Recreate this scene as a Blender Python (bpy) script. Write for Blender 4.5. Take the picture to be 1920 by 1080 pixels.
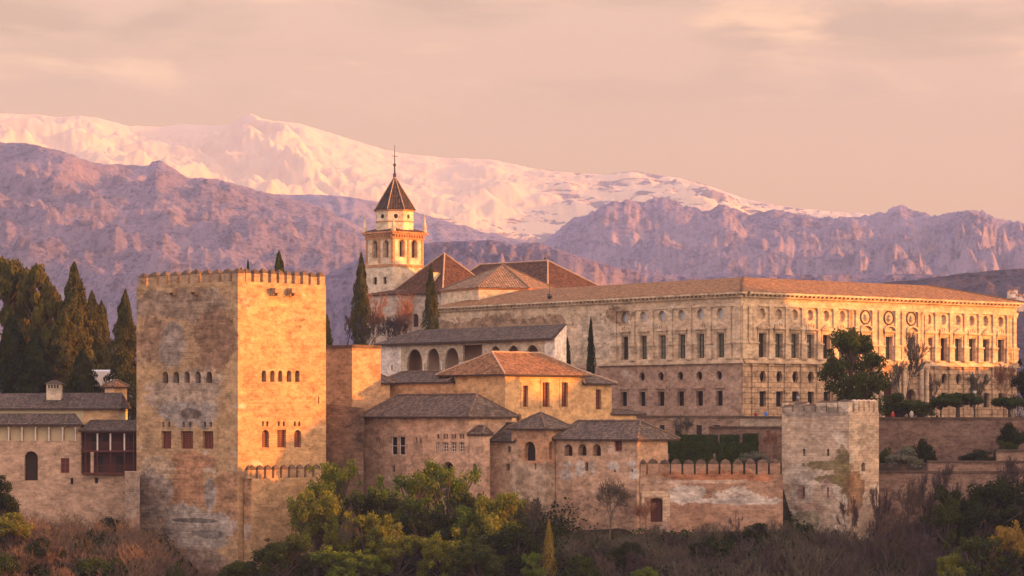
import bpy, math, random
import numpy as np
from mathutils import Vector, geometry

# ------------------------------------------------------------------ camera, sky, sun, exposure
SC = bpy.context.scene
for o in list(bpy.data.objects):
    bpy.data.objects.remove(o)
C = SC.collection
F, H = 5000.0, 780.0            # focal length in pixels of the 1920 wide photograph, horizon row
cam_d = bpy.data.cameras.new('camera')
cam = bpy.data.objects.new('camera', cam_d)
C.objects.link(cam)
cam_d.sensor_width = 36
cam_d.lens = 36 * F / 1920
cam_d.shift_y = (H - 540) / 1920
cam_d.clip_start = 1
cam_d.clip_end = 60000
cam.location = (0, 0, 0)
cam.rotation_euler = (math.radians(90), 0, 0)
SC.camera = cam

SUN_EL, SUN_AZ = 7.9, 98.0      # degrees; azimuth measured clockwise from +Y
el, az = math.radians(SUN_EL), math.radians(SUN_AZ)
sd = Vector((math.sin(az) * math.cos(el), math.cos(az) * math.cos(el), math.sin(el)))
sun_d = bpy.data.lights.new('sun', 'SUN')
sun_d.energy = 5.0
sun_d.angle = math.radians(0.5)
sun_d.color = (1.0, 0.295, 0.022)
sun = bpy.data.objects.new('sun', sun_d)
C.objects.link(sun)
sun.location = (300, 300, 200)
sun.rotation_mode = 'QUATERNION'
sun.rotation_quaternion = sd.to_track_quat('Z', 'Y')

SC.view_settings.view_transform = 'Standard'
SC.view_settings.look = 'None'
SC.view_settings.gamma = 1
SC.view_settings.use_curve_mapping = False
SC.view_settings.exposure = 1.36


def nd(nt, t, ins=None, **at):
    n = nt.nodes.new(t)
    for k, v in at.items():
        setattr(n, k, v)
    for k, v in (ins or {}).items():
        if isinstance(v, bpy.types.NodeSocket):
            nt.links.new(v, n.inputs[k])
        else:
            n.inputs[k].default_value = v
    return n


def c4(c):
    return (c[0], c[1], c[2], 1) if not isinstance(c, bpy.types.NodeSocket) else c


def mixc(nt, f, a, b, blend='MIX'):
    n = nd(nt, 'ShaderNodeMix', {0: f, 6: c4(a), 7: c4(b)}, data_type='RGBA', blend_type=blend)
    return n.outputs[2]


def mth(nt, op, a, b=0.0, c=0.0):
    return nd(nt, 'ShaderNodeMath', {0: a, 1: b, 2: c}, operation=op).outputs[0]


def vmul(nt, v, s):
    return nd(nt, 'ShaderNodeVectorMath', {0: v, 1: s}, operation='MULTIPLY').outputs[0]


def noise_t(nt, vec, scale, detail=5, rough=.6, dist=0.0):
    return nd(nt, 'ShaderNodeTexNoise', {'Vector': vec, 'Scale': scale, 'Detail': detail, 'Roughness': rough, 'Distortion': dist}).outputs[0]


def sstep(nt, v, a, b, lo=0.0, hi=1.0):
    return nd(nt, 'ShaderNodeMapRange', {'Value': v, 'From Min': a, 'From Max': b, 'To Min': lo, 'To Max': hi},
              interpolation_type='SMOOTHSTEP').outputs[0]


world = bpy.data.worlds.new('World')
SC.world = world
world.use_nodes = True
wt = world.node_tree
wt.nodes.clear()
sky = nd(wt, 'ShaderNodeTexSky', sky_type='NISHITA', sun_disc=False, sun_elevation=el, sun_rotation=az,
         altitude=700, air_density=1.0, dust_density=5.0, ozone_density=0.0)
wtc = nd(wt, 'ShaderNodeTexCoord')
wsep = nd(wt, 'ShaderNodeSeparateXYZ', {0: wtc.outputs['Generated']})
up_f = sstep(wt, wsep.outputs[2], 0.10, 0.45)
# dusty sunset air: peach near the horizon, brighter sunlit cloud overhead
veil = mixc(wt, up_f, (0.222, 0.092, 0.036), (0.85, 0.68, 0.78))
veil = mixc(wt, sstep(wt, wsep.outputs[1], 0.35, -0.45), veil, (0.84, 0.63, 0.59))      # bright dusk sky behind the viewer
glow_d = nd(wt, 'ShaderNodeVectorMath', {0: wtc.outputs['Generated'], 1: tuple(sd)}, operation='DOT_PRODUCT').outputs['Value']
veil = mixc(wt, sstep(wt, glow_d, 0.30, 1.0), veil, (1.5, .95, .75))      # afterglow round the low sun
cl_v = nd(wt, 'ShaderNodeVectorMath', {0: wtc.outputs['Generated'], 1: (11, 11, 46)}, operation='MULTIPLY').outputs[0]
cl_n = noise_t(wt, cl_v, 1.0, 7, .58, .4)
cl_h = sstep(wt, wsep.outputs[2], 0.10, 0.145)
cl_m = mth(wt, 'MULTIPLY', sstep(wt, cl_n, 0.52, 0.70), cl_h)
cl_d = mth(wt, 'MULTIPLY', sstep(wt, noise_t(wt, cl_v, .8, 6, .55, .3), 0.45, 0.62), cl_h)
veil = mixc(wt, mth(wt, 'MULTIPLY', cl_d, .55), veil, (0.10, 0.035, 0.012))
veil = mixc(wt, mth(wt, 'MULTIPLY', cl_m, .9), veil, (0.40, 0.20, 0.09))
tinted = mixc(wt, 1.0, sky.outputs[0], (1.0, .82, .40), 'MULTIPLY')    # dusty air
bg1 = nd(wt, 'ShaderNodeBackground', {0: tinted, 1: 0.05})
bg2 = nd(wt, 'ShaderNodeBackground', {0: veil, 1: 0.92})
bgs = nd(wt, 'ShaderNodeAddShader', {0: bg1.outputs[0], 1: bg2.outputs[0]})
nd(wt, 'ShaderNodeOutputWorld', {0: bgs.outputs[0]})

# ------------------------------------------------------------------ materials
def new_mat(name):
    m = bpy.data.materials.new(name)
    m.use_nodes = True
    m.node_tree.nodes.clear()
    return m, m.node_tree


def finish(nt, col, rough=.9, bump=None, bstr=.4, bdist=.05, spec=.15, metal=0.0):
    ins = {'Base Color': c4(col), 'Roughness': rough, 'Specular IOR Level': spec, 'Metallic': metal}
    if bump is not None:
        ins['Normal'] = nd(nt, 'ShaderNodeBump', {'Strength': bstr, 'Distance': bdist, 'Height': bump}).outputs[0]
    p = nd(nt, 'ShaderNodeBsdfPrincipled', ins)
    nd(nt, 'ShaderNodeOutputMaterial', {0: p.outputs[0]})


def masonry(name, ang, c1, c2, pale=None, pale_t=.56, dark=None, dark_t=.58, brick=None, layer=.35, bump=.5,
            patches=(), seed=0, streak=.3, course=0.0, root=(0, 0, 0), big=.12):
    """Old rendered or rammed wall: blotches, layers, pale repairs, dark weathering, bricks."""
    m, nt = new_mat(name)
    tc = nd(nt, 'ShaderNodeTexCoord').outputs['Object']
    off = nd(nt, 'ShaderNodeVectorMath', {0: tc, 1: (seed * 13.7, seed * 7.1, seed * 3.3)}, operation='ADD').outputs[0]
    a = math.radians(ang)
    u, v = (-math.cos(a), math.sin(a)), (math.sin(a), math.cos(a))
    S = nd(nt, 'ShaderNodeVectorMath', {0: tc, 1: (u[0] - v[0], u[1] - v[1], 0)}, operation='DOT_PRODUCT').outputs['Value']
    z = nd(nt, 'ShaderNodeSeparateXYZ', {0: tc}).outputs[2]
    v2 = nd(nt, 'ShaderNodeCombineXYZ', {0: S, 1: z, 2: float(seed)}).outputs[0]
    nb = noise_t(nt, off, big, 7, .62, .5)
    nm = noise_t(nt, vmul(nt, off, (1, 1, 1.7)), .55, 7, .68)
    nf = noise_t(nt, off, 3.2, 4, .7)
    nl = noise_t(nt, vmul(nt, v2, (.28, 1.5, 1)), 1.0, 6, .7)
    col = mixc(nt, sstep(nt, nb, .36, .64), c1, c2)
    height = mth(nt, 'MULTIPLY', nm, .6)
    if pale:
        np_ = noise_t(nt, vmul(nt, off, (1, 1, 1.9)), .17, 9, .68, .8)
        col = mixc(nt, mth(nt, 'MULTIPLY', sstep(nt, np_, pale_t, pale_t + .07), .85), col, pale)
    nz = mth(nt, 'ADD', mth(nt, 'MULTIPLY', noise_t(nt, v2, .9, 7, .72), .45), mth(nt, 'MULTIPLY', noise_t(nt, v2, .22, 6, .6, .6), .75))
    for (cs, cz, hs, hz, pc, amt) in patches:
        ds = mth(nt, 'DIVIDE', mth(nt, 'ABSOLUTE', mth(nt, 'SUBTRACT', S, cs)), hs)
        dz = mth(nt, 'DIVIDE', mth(nt, 'ABSOLUTE', mth(nt, 'SUBTRACT', z, cz - root[2])), hz)
        if amt > .4:
            base = mth(nt, 'MULTIPLY', mth(nt, 'SQRT', mth(nt, 'ADD', mth(nt, 'MULTIPLY', ds, ds), mth(nt, 'MULTIPLY', dz, dz))), .86)
        else:
            base = mth(nt, 'MAXIMUM', ds, dz)
        d = mth(nt, 'ADD', base, mth(nt, 'MULTIPLY', mth(nt, 'SUBTRACT', nz, .6), min(amt, 1.2) * 2.7))
        k = sstep(nt, d, .88, 1.0, 1.0, 0.0)
        pcv = mixc(nt, sstep(nt, nm, .3, .7), tuple(x * .72 for x in pc), tuple(x * 1.08 for x in pc))
        col = mixc(nt, mth(nt, 'MULTIPLY', k, .88), col, pcv)
    if brick:
        bw, bh, bs = brick
        bt = nd(nt, 'ShaderNodeTexBrick', {'Vector': v2, 'Scale': 1.0, 'Color1': (.80, .80, .80, 1), 'Color2': (1.28, 1.24, 1.20, 1),
                                           'Mortar': (.66, .60, .55, 1), 'Mortar Size': bh * .12, 'Brick Width': bw, 'Row Height': bh,
                                           'Mortar Smooth': .3, 'Bias': 0.0})
        col = mixc(nt, bs, col, mixc(nt, 1.0, col, bt.outputs[0], 'MULTIPLY'))
        height = mth(nt, 'SUBTRACT', height, mth(nt, 'MULTIPLY', bt.outputs[1], bs * .8))
    if course:
        w = mth(nt, 'SINE', mth(nt, 'ADD', mth(nt, 'MULTIPLY', z, 6.2832 / course), mth(nt, 'MULTIPLY', nm, 3.0)))
        k = mth(nt, 'MULTIPLY', sstep(nt, w, .72, .98), sstep(nt, nb, .40, .62))
        col = mixc(nt, mth(nt, 'MULTIPLY', k, .22), col, tuple(x * .5 for x in c1))
        height = mth(nt, 'SUBTRACT', height, mth(nt, 'MULTIPLY', k, .3))
    if dark:
        ndk = noise_t(nt, vmul(nt, off, (1, 1, 1.6)), .33, 9, .72, .6)
        col = mixc(nt, mth(nt, 'MULTIPLY', sstep(nt, ndk, dark_t, dark_t + .13), .75), col, dark)
        nst = noise_t(nt, vmul(nt, v2, (1.6, .10, 1)), 1.0, 5, .7)
        col = mixc(nt, mth(nt, 'MULTIPLY', sstep(nt, nst, .56, .78), streak), col, dark)
    fk = noise_t(nt, vmul(nt, v2, (.75, 3.4, 1)), 1.0, 7, .75)
    fleck = mth(nt, 'MULTIPLY', mth(nt, 'SUBTRACT', sstep(nt, fk, .54, .64), sstep(nt, fk, .30, .42, 1.0, 0.0)), layer * .55)
    lay = mth(nt, 'ADD', mth(nt, 'ADD', 1.0 - layer * .4, fleck), mth(nt, 'MULTIPLY', mth(nt, 'SUBTRACT', nl, .5), layer * 1.5))
    np2 = noise_t(nt, vmul(nt, off, (1, 1, 1.5)), 1.5, 8, .74)
    gr = mth(nt, 'ADD', .30, mth(nt, 'MULTIPLY', mth(nt, 'ADD', mth(nt, 'ADD', sstep(nt, nm, .34, .66), mth(nt, 'MULTIPLY', sstep(nt, np2, .30, .60), .9)), mth(nt, 'MULTIPLY', nf, .6)), .50))
    f = mth(nt, 'MULTIPLY', lay, gr)
    fc = nd(nt, 'ShaderNodeCombineXYZ', {0: f, 1: f, 2: f}).outputs[0]
    col = mixc(nt, 1.0, col, fc, 'MULTIPLY')
    height = mth(nt, 'ADD', height, mth(nt, 'ADD', mth(nt, 'MULTIPLY', nf, .35), mth(nt, 'MULTIPLY', nl, .25)))
    finish(nt, col, .92, height, bump, .12, .1)
    return m


def plain(name, c, var=.25, rough=.7, scale=2.0, spec=.3, metal=0.0, bump=0.0):
    m, nt = new_mat(name)
    tc = nd(nt, 'ShaderNodeTexCoord').outputs['Object']
    n = noise_t(nt, tc, scale, 6, .65)
    f = mth(nt, 'ADD', 1 - var, mth(nt, 'MULTIPLY', n, 2 * var))
    fc = nd(nt, 'ShaderNodeCombineXYZ', {0: f, 1: f, 2: f}).outputs[0]
    finish(nt, mixc(nt, 1.0, c, fc, 'MULTIPLY'), rough, n if bump else None, bump, .05, spec, metal)
    return m


def tiles(name, c1, c2, c3, pitch=.34, seed=0):
    """Barrel roof tiles in columns running down the slope (UV in metres: along the eave, up the slope)."""
    m, nt = new_mat(name)
    t = nd(nt, 'ShaderNodeTexCoord')
    uv, ob = t.outputs['UV'], t.outputs['Object']
    bt = nd(nt, 'ShaderNodeTexBrick', {'Vector': uv, 'Scale': 1.0, 'Color1': (.45, .45, .45, 1), 'Color2': (1.6, 1.55, 1.5, 1),
                                       'Mortar': (.35, .33, .32, 1), 'Mortar Size': .03, 'Brick Width': pitch, 'Row Height': .45, 'Bias': -.1},
            offset=0.0)
    n1 = noise_t(nt, ob, .45 + .1 * seed, 7, .7, .4)
    n2 = noise_t(nt, ob, 2.3, 5, .75)
    n3 = noise_t(nt, ob, 6.0, 3, .8)
    col = mixc(nt, sstep(nt, n1, .38, .62), c1, c2)
    col = mixc(nt, sstep(nt, n2, .52, .72), col, c3)
    col = mixc(nt, .75, col, mixc(nt, 1.0, col, bt.outputs[0], 'MULTIPLY'))
    f = mth(nt, 'ADD', .25, mth(nt, 'MULTIPLY', n3, 1.5))
    fc = nd(nt, 'ShaderNodeCombineXYZ', {0: f, 1: f, 2: f}).outputs[0]
    col = mixc(nt, 1.0, col, fc, 'MULTIPLY')
    su = nd(nt, 'ShaderNodeSeparateXYZ', {0: uv})
    w = mth(nt, 'SINE', mth(nt, 'MULTIPLY', su.outputs[0], 6.2832 / pitch))
    saw = mth(nt, 'FRACT', mth(nt, 'DIVIDE', su.outputs[1], .45))
    h = mth(nt, 'ADD', mth(nt, 'ADD', w, mth(nt, 'MULTIPLY', saw, -.4)), mth(nt, 'MULTIPLY', n3, 1.6))
    finish(nt, col, .9, h, .8, .09, .12)
    return m


def leafy(name, c1, c2, trans=.25):
    m, nt = new_mat(name)
    g = nd(nt, 'ShaderNodeNewGeometry')
    ob = nd(nt, 'ShaderNodeTexCoord').outputs['Object']
    n = noise_t(nt, ob, .8, 4, .6)
    f = mth(nt, 'ADD', mth(nt, 'MULTIPLY', g.outputs['Random Per Island'], .55), mth(nt, 'MULTIPLY', sstep(nt, n, .35, .65), .45))
    col = mixc(nt, f, c1, c2)
    d = nd(nt, 'ShaderNodeBsdfDiffuse', {0: col})
    tr = nd(nt, 'ShaderNodeBsdfTranslucent', {0: col})
    mx = nd(nt, 'ShaderNodeMixShader', {0: trans, 1: d.outputs[0], 2: tr.outputs[0]})
    nd(nt, 'ShaderNodeOutputMaterial', {0: mx.outputs[0]})
    return m


M = {}
M['window_dark'] = plain('dark_interior', (.012, .008, .007), .3, .6)
M['wood'] = plain('red_brown_shutter', (.085, .022, .016), .35, .6, 4)
M['wood_bar'] = plain('shutter_lattice', (.19, .06, .035), .3, .7, 4)
M['wood_dark'] = plain('dark_red_timber', (.060, .018, .016), .35, .7, 3)
M['glass'] = plain('dim_green_glass', (.10, .12, .085), .2, .25, 3, .5)
M['glass_pale'] = plain('pale_oculus_glass', (.36, .38, .42), .15, .3, 3, .5)
M['marble'] = plain('white_marble', (.62, .58, .53), .15, .5, 3)
M['iron'] = plain('dark_iron', (.03, .028, .028), .3, .5, 4, .4)
M['bronze'] = plain('bell_bronze', (.09, .06, .03), .3, .4, 4, .5, .6)
M['lamp_glass'] = plain('white_lamp_glass', (.75, .76, .80), .05, .3, 3, .5)
M['fascia'] = plain('dark_eave_timber', (.045, .028, .022), .3, .8, 3)
M['soffit'] = M['fascia']
M['cap_mortar'] = plain('pale_mortared_ridge_tile', (.36, .25, .18), .4, .9, 2.5)
M['cap_terra'] = plain('weathered_ridge_tile', (.135, .092, .07), .4, .9, 2.5)
M['bark'] = plain('bark', (.085, .062, .050), .4, .95, 3)
M['bark_pale'] = plain('pale_bark', (.17, .125, .10), .35, .95, 3)


# ------------------------------------------------------------------ mesh collecting
ROOT = {}


class MB:
    def __init__(self):
        self.v, self.f, self.mi, self.uv = [], [], [], []

    def poly(self, pts, mi=0, uv=None):
        b = len(self.v)
        self.v += [tuple(p) for p in pts]
        self.f.append(tuple(range(b, b + len(pts))))
        self.mi.append(mi)
        self.uv.append(uv or [(0, 0)] * len(pts))

    def hexa(self, b, t, mi=0, mt=None):
        """bottom ring b, top ring t (same count)"""
        n = len(b)
        for i in range(n):
            self.poly([b[i], b[(i + 1) % n], t[(i + 1) % n], t[i]], mi)
        self.poly(list(reversed(b)), mi)
        self.poly(t, mi if mt is None else mt)

    def cone(self, b, apex, mi=0):
        n = len(b)
        for i in range(n):
            self.poly([b[i], b[(i + 1) % n], apex], mi)

    def box(self, c, hx, hy, hz, d=(1, 0), mi=0):
        d = Vector((d[0], d[1], 0)).normalized()
        n = Vector((-d.y, d.x, 0))
        c = Vector(c)
        r = [c + d * (sx * hx) + n * (sy * hy) for sx, sy in ((-1, -1), (1, -1), (1, 1), (-1, 1))]
        zz = Vector((0, 0, hz))
        self.hexa([p - zz for p in r], [p + zz for p in r], mi)

    def tube(self, p0, p1, r0, r1=None, n=6, mi=0, cap=True):
        p0, p1 = Vector(p0), Vector(p1)
        r1 = r0 if r1 is None else r1
        d = (p1 - p0).normalized()
        a = d.orthogonal().normalized()
        b = d.cross(a)
        ring = lambda p, r: [p + a * (r * math.cos(6.28318 * i / n)) + b * (r * math.sin(6.28318 * i / n)) for i in range(n)]
        q0, q1 = ring(p0, r0), ring(p1, r1)
        for i in range(n):
            self.poly([q0[i], q0[(i + 1) % n], q1[(i + 1) % n], q1[i]], mi)
        if cap:
            self.poly(list(reversed(q0)), mi)
            self.poly(q1, mi)

    def lathe(self, c, prof, n=10, mi=0):
        """prof: (radius, z) from bottom to top round the vertical through c"""
        c = Vector(c)
        rings = [[c + Vector((r * math.cos(6.28318 * i / n), r * math.sin(6.28318 * i / n), z)) for i in range(n)] for r, z in prof]
        for q0, q1 in zip(rings, rings[1:]):
            for i in range(n):
                self.poly([q0[i], q0[(i + 1) % n], q1[(i + 1) % n], q1[i]], mi)
        self.poly(list(reversed(rings[0])), mi)
        self.poly(rings[-1], mi)

    def build(self, name, mat, parent=None, loc=None, smooth=False):
        mats = mat if isinstance(mat, (list, tuple)) else [mat]
        root = parent
        while root is not None and root.parent is not None:
            root = root.parent
        if root is not None:
            loc0 = Vector(ROOT[root.name])
        else:
            loc0 = Vector(loc or (0, 0, 0))
        me = bpy.data.meshes.new(name)
        me.from_pydata([tuple(Vector(p) - loc0) for p in self.v], [], self.f)
        uvl = me.uv_layers.new(name='uv')
        flat = [c for face in self.uv for p in face for c in p]
        uvl.data.foreach_set('uv', flat)
        me.polygons.foreach_set('material_index', self.mi)
        for m in mats:
            me.materials.append(m)
        if smooth:
            me.polygons.foreach_set('use_smooth', [True] * len(me.polygons))
        me.update()
        o = bpy.data.objects.new(name, me)
        C.objects.link(o)
        if parent is not None:
            o.parent = parent
        else:
            o.location = loc0
            ROOT[o.name] = tuple(loc0)
        return o


def tag(o, label, cat, group=None, kind=None):
    if label:
        o['label'] = label
    if cat:
        o['category'] = cat
    if group:
        o['group'] = group
    if kind:
        o['kind'] = kind
    return o


def thing(name, label, cat, loc, group=None, kind='thing'):
    o = bpy.data.objects.new(name, None)
    o.empty_display_size = .5
    C.objects.link(o)
    o.location = loc
    ROOT[o.name] = tuple(loc)
    return tag(o, label, cat, group, kind)


def copy_thing(src, loc, rz=0.0, sc=1.0, label=None, group=None):
    r = src.copy()
    C.objects.link(r)
    r.location = loc
    r.rotation_euler = (0, 0, rz)
    r.scale = (sc, sc, sc) if not isinstance(sc, (tuple, list)) else sc
    if label:
        r['label'] = label
    if group:
        r['group'] = group
    for ch in list(src.children):
        c = ch.copy()
        C.objects.link(c)
        c.parent = r
        for g in list(ch.children):
            e = g.copy()
            C.objects.link(e)
            e.parent = c
    return r


def mesh_np(name, V, Fq, mat, smooth=False):
    V = np.asarray(V, dtype=np.float32)
    Fq = np.asarray(Fq, dtype=np.int32)
    me = bpy.data.meshes.new(name)
    k = Fq.shape[1]
    me.vertices.add(len(V))
    me.vertices.foreach_set('co', V.ravel())
    me.loops.add(Fq.size)
    me.loops.foreach_set('vertex_index', Fq.ravel())
    me.polygons.add(len(Fq))
    me.polygons.foreach_set('loop_start', np.arange(0, Fq.size, k, dtype=np.int32))
    if smooth:
        me.polygons.foreach_set('use_smooth', np.ones(len(Fq), dtype=bool))
    me.update(calc_edges=True)
    me.validate()
    for m in (mat if isinstance(mat, (list, tuple)) else [mat]):
        me.materials.append(m)
    return me


def link_mesh(name, me, parent=None, loc=(0, 0, 0)):
    o = bpy.data.objects.new(name, me)
    C.objects.link(o)
    if parent is not None:
        o.parent = parent
    else:
        o.location = loc
        ROOT[o.name] = tuple(loc)
    return o


# ------------------------------------------------------------------ survey helpers: where a sight line meets a wall plane
def XY(px, D):
    return Vector(((px - 960) / F * D, D))


def ZZ(py, D):
    return (H - py) / F * D


def P3(px, py, D):
    return Vector(((px - 960) / F * D, D, ZZ(py, D)))


class Frame:
    """A vertical wall plane: start point, direction along the wall, outward normal towards the viewer."""
    def __init__(self, p0, d):
        self.p0 = Vector(p0)
        self.d = Vector(d).normalized()
        n = Vector((-self.d.y, self.d.x))
        self.n = n if n.dot(self.p0) < 0 else -n

    def s(self, px):
        k = (px - 960) / F
        return (k * self.p0.y - self.p0.x) / (self.d.x - k * self.d.y)

    def D(self, s):
        return self.p0.y + s * self.d.y

    def z(self, py, s):
        return ZZ(py, self.D(s))

    def pt(self, s, z, o=0.0):
        q = self.p0 + self.d * s + self.n * o
        return Vector((q.x, q.y, z))

    def hole(self, x0, x1, y0, y1, kind='rect', style='window_dark', r=.45, **k):
        a, b = sorted((self.s(x0), self.s(x1)))
        m = (a + b) / 2
        h = dict(s0=a, s1=b, z0=self.z(y1, m), z1=self.z(y0, m), kind=kind, style=style, r=r)
        h.update(k)
        return h


def uvdirs(ang):
    a = math.radians(ang)
    return Vector((-math.cos(a), math.sin(a))), Vector((math.sin(a), math.cos(a)))


def hole_loop(h, grow=0.0):
    s0, s1, z0, z1 = h['s0'] - grow, h['s1'] + grow, h['z0'] - grow, h['z1'] + grow
    if h['kind'] == 'rect':
        return [(s0, z0), (s1, z0), (s1, z1), (s0, z1)]
    m, w = (s0 + s1) / 2, (s1 - s0) / 2
    if h['kind'] == 'oval':
        zc, hz = (z0 + z1) / 2, (z1 - z0) / 2
        return [(m + w * math.cos(t), zc + hz * math.sin(t)) for t in [2 * math.pi * i / 20 for i in range(20)]]
    rise = min(w * h.get('rise', 1.0), (z1 - z0) * .7)
    arc = [(m + w * math.cos(t), z1 - rise + rise * math.sin(t)) for t in [math.pi * i / 12 for i in range(13)]]
    return [(s0, z0), (s1, z0)] + arc


def face(mb, fr, outline, holes=(), o=0.0, mi=0):
    loops = [outline] + [hole_loop(h) for h in holes]
    flat = [q for l in loops for q in l]
    tri = geometry.tessellate_polygon([[Vector((a, b, 0)) for a, b in l] for l in loops])
    for t in tri:
        mb.poly([fr.pt(flat[i][0], flat[i][1], o) for i in t], mi)
    for h, l in zip(holes, loops[1:]):
        n = len(l)
        for i in range(n):
            a, b = l[i], l[(i + 1) % n]
            mb.poly([fr.pt(*a, o), fr.pt(*b, o), fr.pt(*b, o - h['r']), fr.pt(*a, o - h['r'])], mi)


def rect_bar(mb, fr, s0, s1, z0, z1, o0, o1, mi=0):
    """box on a wall plane between offsets o0 (inner) and o1 (outer)"""
    b = [fr.pt(s0, z0, o0), fr.pt(s1, z0, o0), fr.pt(s1, z0, o1), fr.pt(s0, z0, o1)]
    t = [fr.pt(s0, z1, o0), fr.pt(s1, z1, o0), fr.pt(s1, z1, o1), fr.pt(s0, z1, o1)]
    mb.hexa(b, t, mi)


def panes(root, fr, holes, o=0.0):
    for h in holes:
        if h.get('style') is None:
            continue
        mb = MB()
        lp = hole_loop(h)
        mb.poly([fr.pt(a, b, o - h['r']) for a, b in lp])
        w = mb.build(h.get('part', 'window'), M[h['style']], root)
        if h.get('bars'):
            nv, nh = h['bars']
            mb = MB()
            s0, s1, z0, z1 = h['s0'], h['s1'], h['z0'], h['z1']
            t = h.get('bt', .05)
            o0, o1 = o - h['r'] + .012, o - h['r'] + .09
            ztop = z1 if h['kind'] == 'rect' else z1 - (s1 - s0) * .25
            for i in range(nv + 2):
                s = s0 + (s1 - s0) * i / (nv + 1)
                s = min(max(s, s0 + t), s1 - t)
                rect_bar(mb, fr, s - t, s + t, z0 + .004, ztop - .004, o0, o1)
            for i in range(nh + 2):
                z = z0 + (ztop - z0) * i / (nh + 1)
                z = min(max(z, z0 + t), ztop - t)
                rect_bar(mb, fr, s0 + .004, s1 - .004, z - t * .8, z + t * .8, o0 + .005, o1 - .02)
            mb.build('lattice', M[h.get('barmat', 'wood_bar')], w)


def body(root, near, ang, Lu, Lv, z0, z1, mat, hl=(), hr=(), name='wall', z1r=None, top=True):
    """Four-sided block: left-facing front along u, right-facing front along v, both with openings."""
    u, v = uvdirs(ang)
    near = Vector(near)
    fl, fr = Frame(near, u), Frame(near, v)
    mb = MB()
    face(mb, fl, [(0, z0), (Lu, z0), (Lu, z1), (0, z1)], hl)
    face(mb, fr, [(0, z0), (Lv, z0), (Lv, z1), (0, z1)], hr)
    q = [near, near + u * Lu, near + u * Lu + v * Lv, near + v * Lv]
    q3 = lambda p, z: Vector((p.x, p.y, z))
    for i, j in ((1, 2), (2, 3)):
        mb.poly([q3(q[i], z0), q3(q[j], z0), q3(q[j], z1), q3(q[i], z1)])
    if top:
        mb.poly([q3(p, z1) for p in q])
    w = mb.build(name, mat, root)
    panes(root, fl, hl)
    panes(root, fr, hr)
    return fl, fr


def slope(mb, pts, mi=0):
    """roof plane; the first edge is its eave"""
    p = [Vector(x) for x in pts]
    e = (p[1] - p[0]).normalized()
    n = e.cross(p[2] - p[0]).normalized()
    w = n.cross(e)
    mb.poly(p, mi, [((q - p[0]).dot(e) + p[0].x, (q - p[0]).dot(w)) for q in p])


def caps(root, lines, mat, r=.16, step=.55):
    """ridge and hip tiles: overlapping half-round pieces along each line"""
    mb = MB()
    rnd = random.Random(5)
    for a, b in lines:
        a, b = Vector(a), Vector(b)
        L = (b - a).length
        n = max(2, int(L / step))
        for i in range(n):
            p, q = a + (b - a) * (i / n), a + (b - a) * ((i + 1.08) / n)
            rr = r * rnd.uniform(.8, 1.2)
            up = Vector((0, 0, rr * .3))
            mb.tube(p + up, q + up, rr, rr * .72, 6)
    return mb.build('ridge_tiles', mat, root)


def hip_roof(root, near, ang, Lu, Lv, ze, zr, axis='u', i1=None, i2=None, over=.5, mat=None, capmat=None, name='roof',
             th=.2, left_o=None):
    u, v = uvdirs(ang)
    near = Vector(near)
    q = lambda a, b, z: Vector(((near + u * a + v * b).x, (near + u * a + v * b).y, z))
    o = over
    a0, a1, b0, b1 = -o, Lu + o, -o, Lv + o
    N, L, B, R = q(a0, b0, ze), q(a1, b0, ze), q(a1, b1, ze), q(a0, b1, ze)
    if axis == 'u':
        i1 = Lv / 2 if i1 is None else i1
        i2 = Lv / 2 if i2 is None else i2
        r0, r1 = q(i1, Lv / 2, zr), q(Lu - i2, Lv / 2, zr)
        fl = [[L, N, r0, r1], [N, R, r0], [R, B, r1, r0], [B, L, r1]]
        lines = [(r0, r1), (N, r0), (R, r0), (L, r1), (B, r1)]
    else:
        i1 = Lu / 2 if i1 is None else i1
        i2 = Lu / 2 if i2 is None else i2
        r0, r1 = q(Lu / 2, i1, zr), q(Lu / 2, Lv - i2, zr)
        fl = [[L, N, r0], [N, R, r1, r0], [R, B, r1], [B, L, r0, r1]]
        lines = [(r0, r1), (N, r0), (L, r0), (R, r1), (B, r1)]
    mb = MB()
    for f in fl:
        slope(mb, f)
    dz = Vector((0, 0, th))
    ring = [N, L, B, R]
    for i in range(4):
        p, r_ = ring[i], ring[(i + 1) % 4]
        mb.poly([p, r_, r_ - dz, p - dz], 1)
    mb.poly([p - dz for p in ring], 1)
    rf = mb.build(name, [mat, M['fascia']], root)
    lines = [l for l in lines if (l[0] - l[1]).length > .3]
    caps(rf, lines, capmat or M['cap_terra'])
    return rf


def merlon(root, fr, s0, s1, zb, zt, zc, th, mats, o=0.0, ridge=False):
    mb = MB()
    b = [fr.pt(s0, zb, o), fr.pt(s1, zb, o), fr.pt(s1, zb, o - th), fr.pt(s0, zb, o - th)]
    t = [Vector((p.x, p.y, zt)) for p in b]
    mb.hexa(b, t, 0)
    m, e = (s0 + s1) / 2, .025
    cb = [fr.pt(s0 - e, zt + .004, o + e), fr.pt(s1 + e, zt + .004, o + e), fr.pt(s1 + e, zt + .004, o - th - e), fr.pt(s0 - e, zt + .004, o - th - e)]
    w, w2 = (s1 - s0) * .36, th * .3
    zm = zt + (zc - zt) * .62
    ct = [fr.pt(m - w, zm, o - th / 2 + w2), fr.pt(m + w, zm, o - th / 2 + w2), fr.pt(m + w, zm, o - th / 2 - w2), fr.pt(m - w, zm, o - th / 2 - w2)]
    mb.hexa(cb, ct, 1)
    mb.cone([p + Vector((0, 0, .002)) for p in ct], fr.pt(m, zc, o - th / 2), 1)
    return mb.build('merlon', mats, root)

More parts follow.
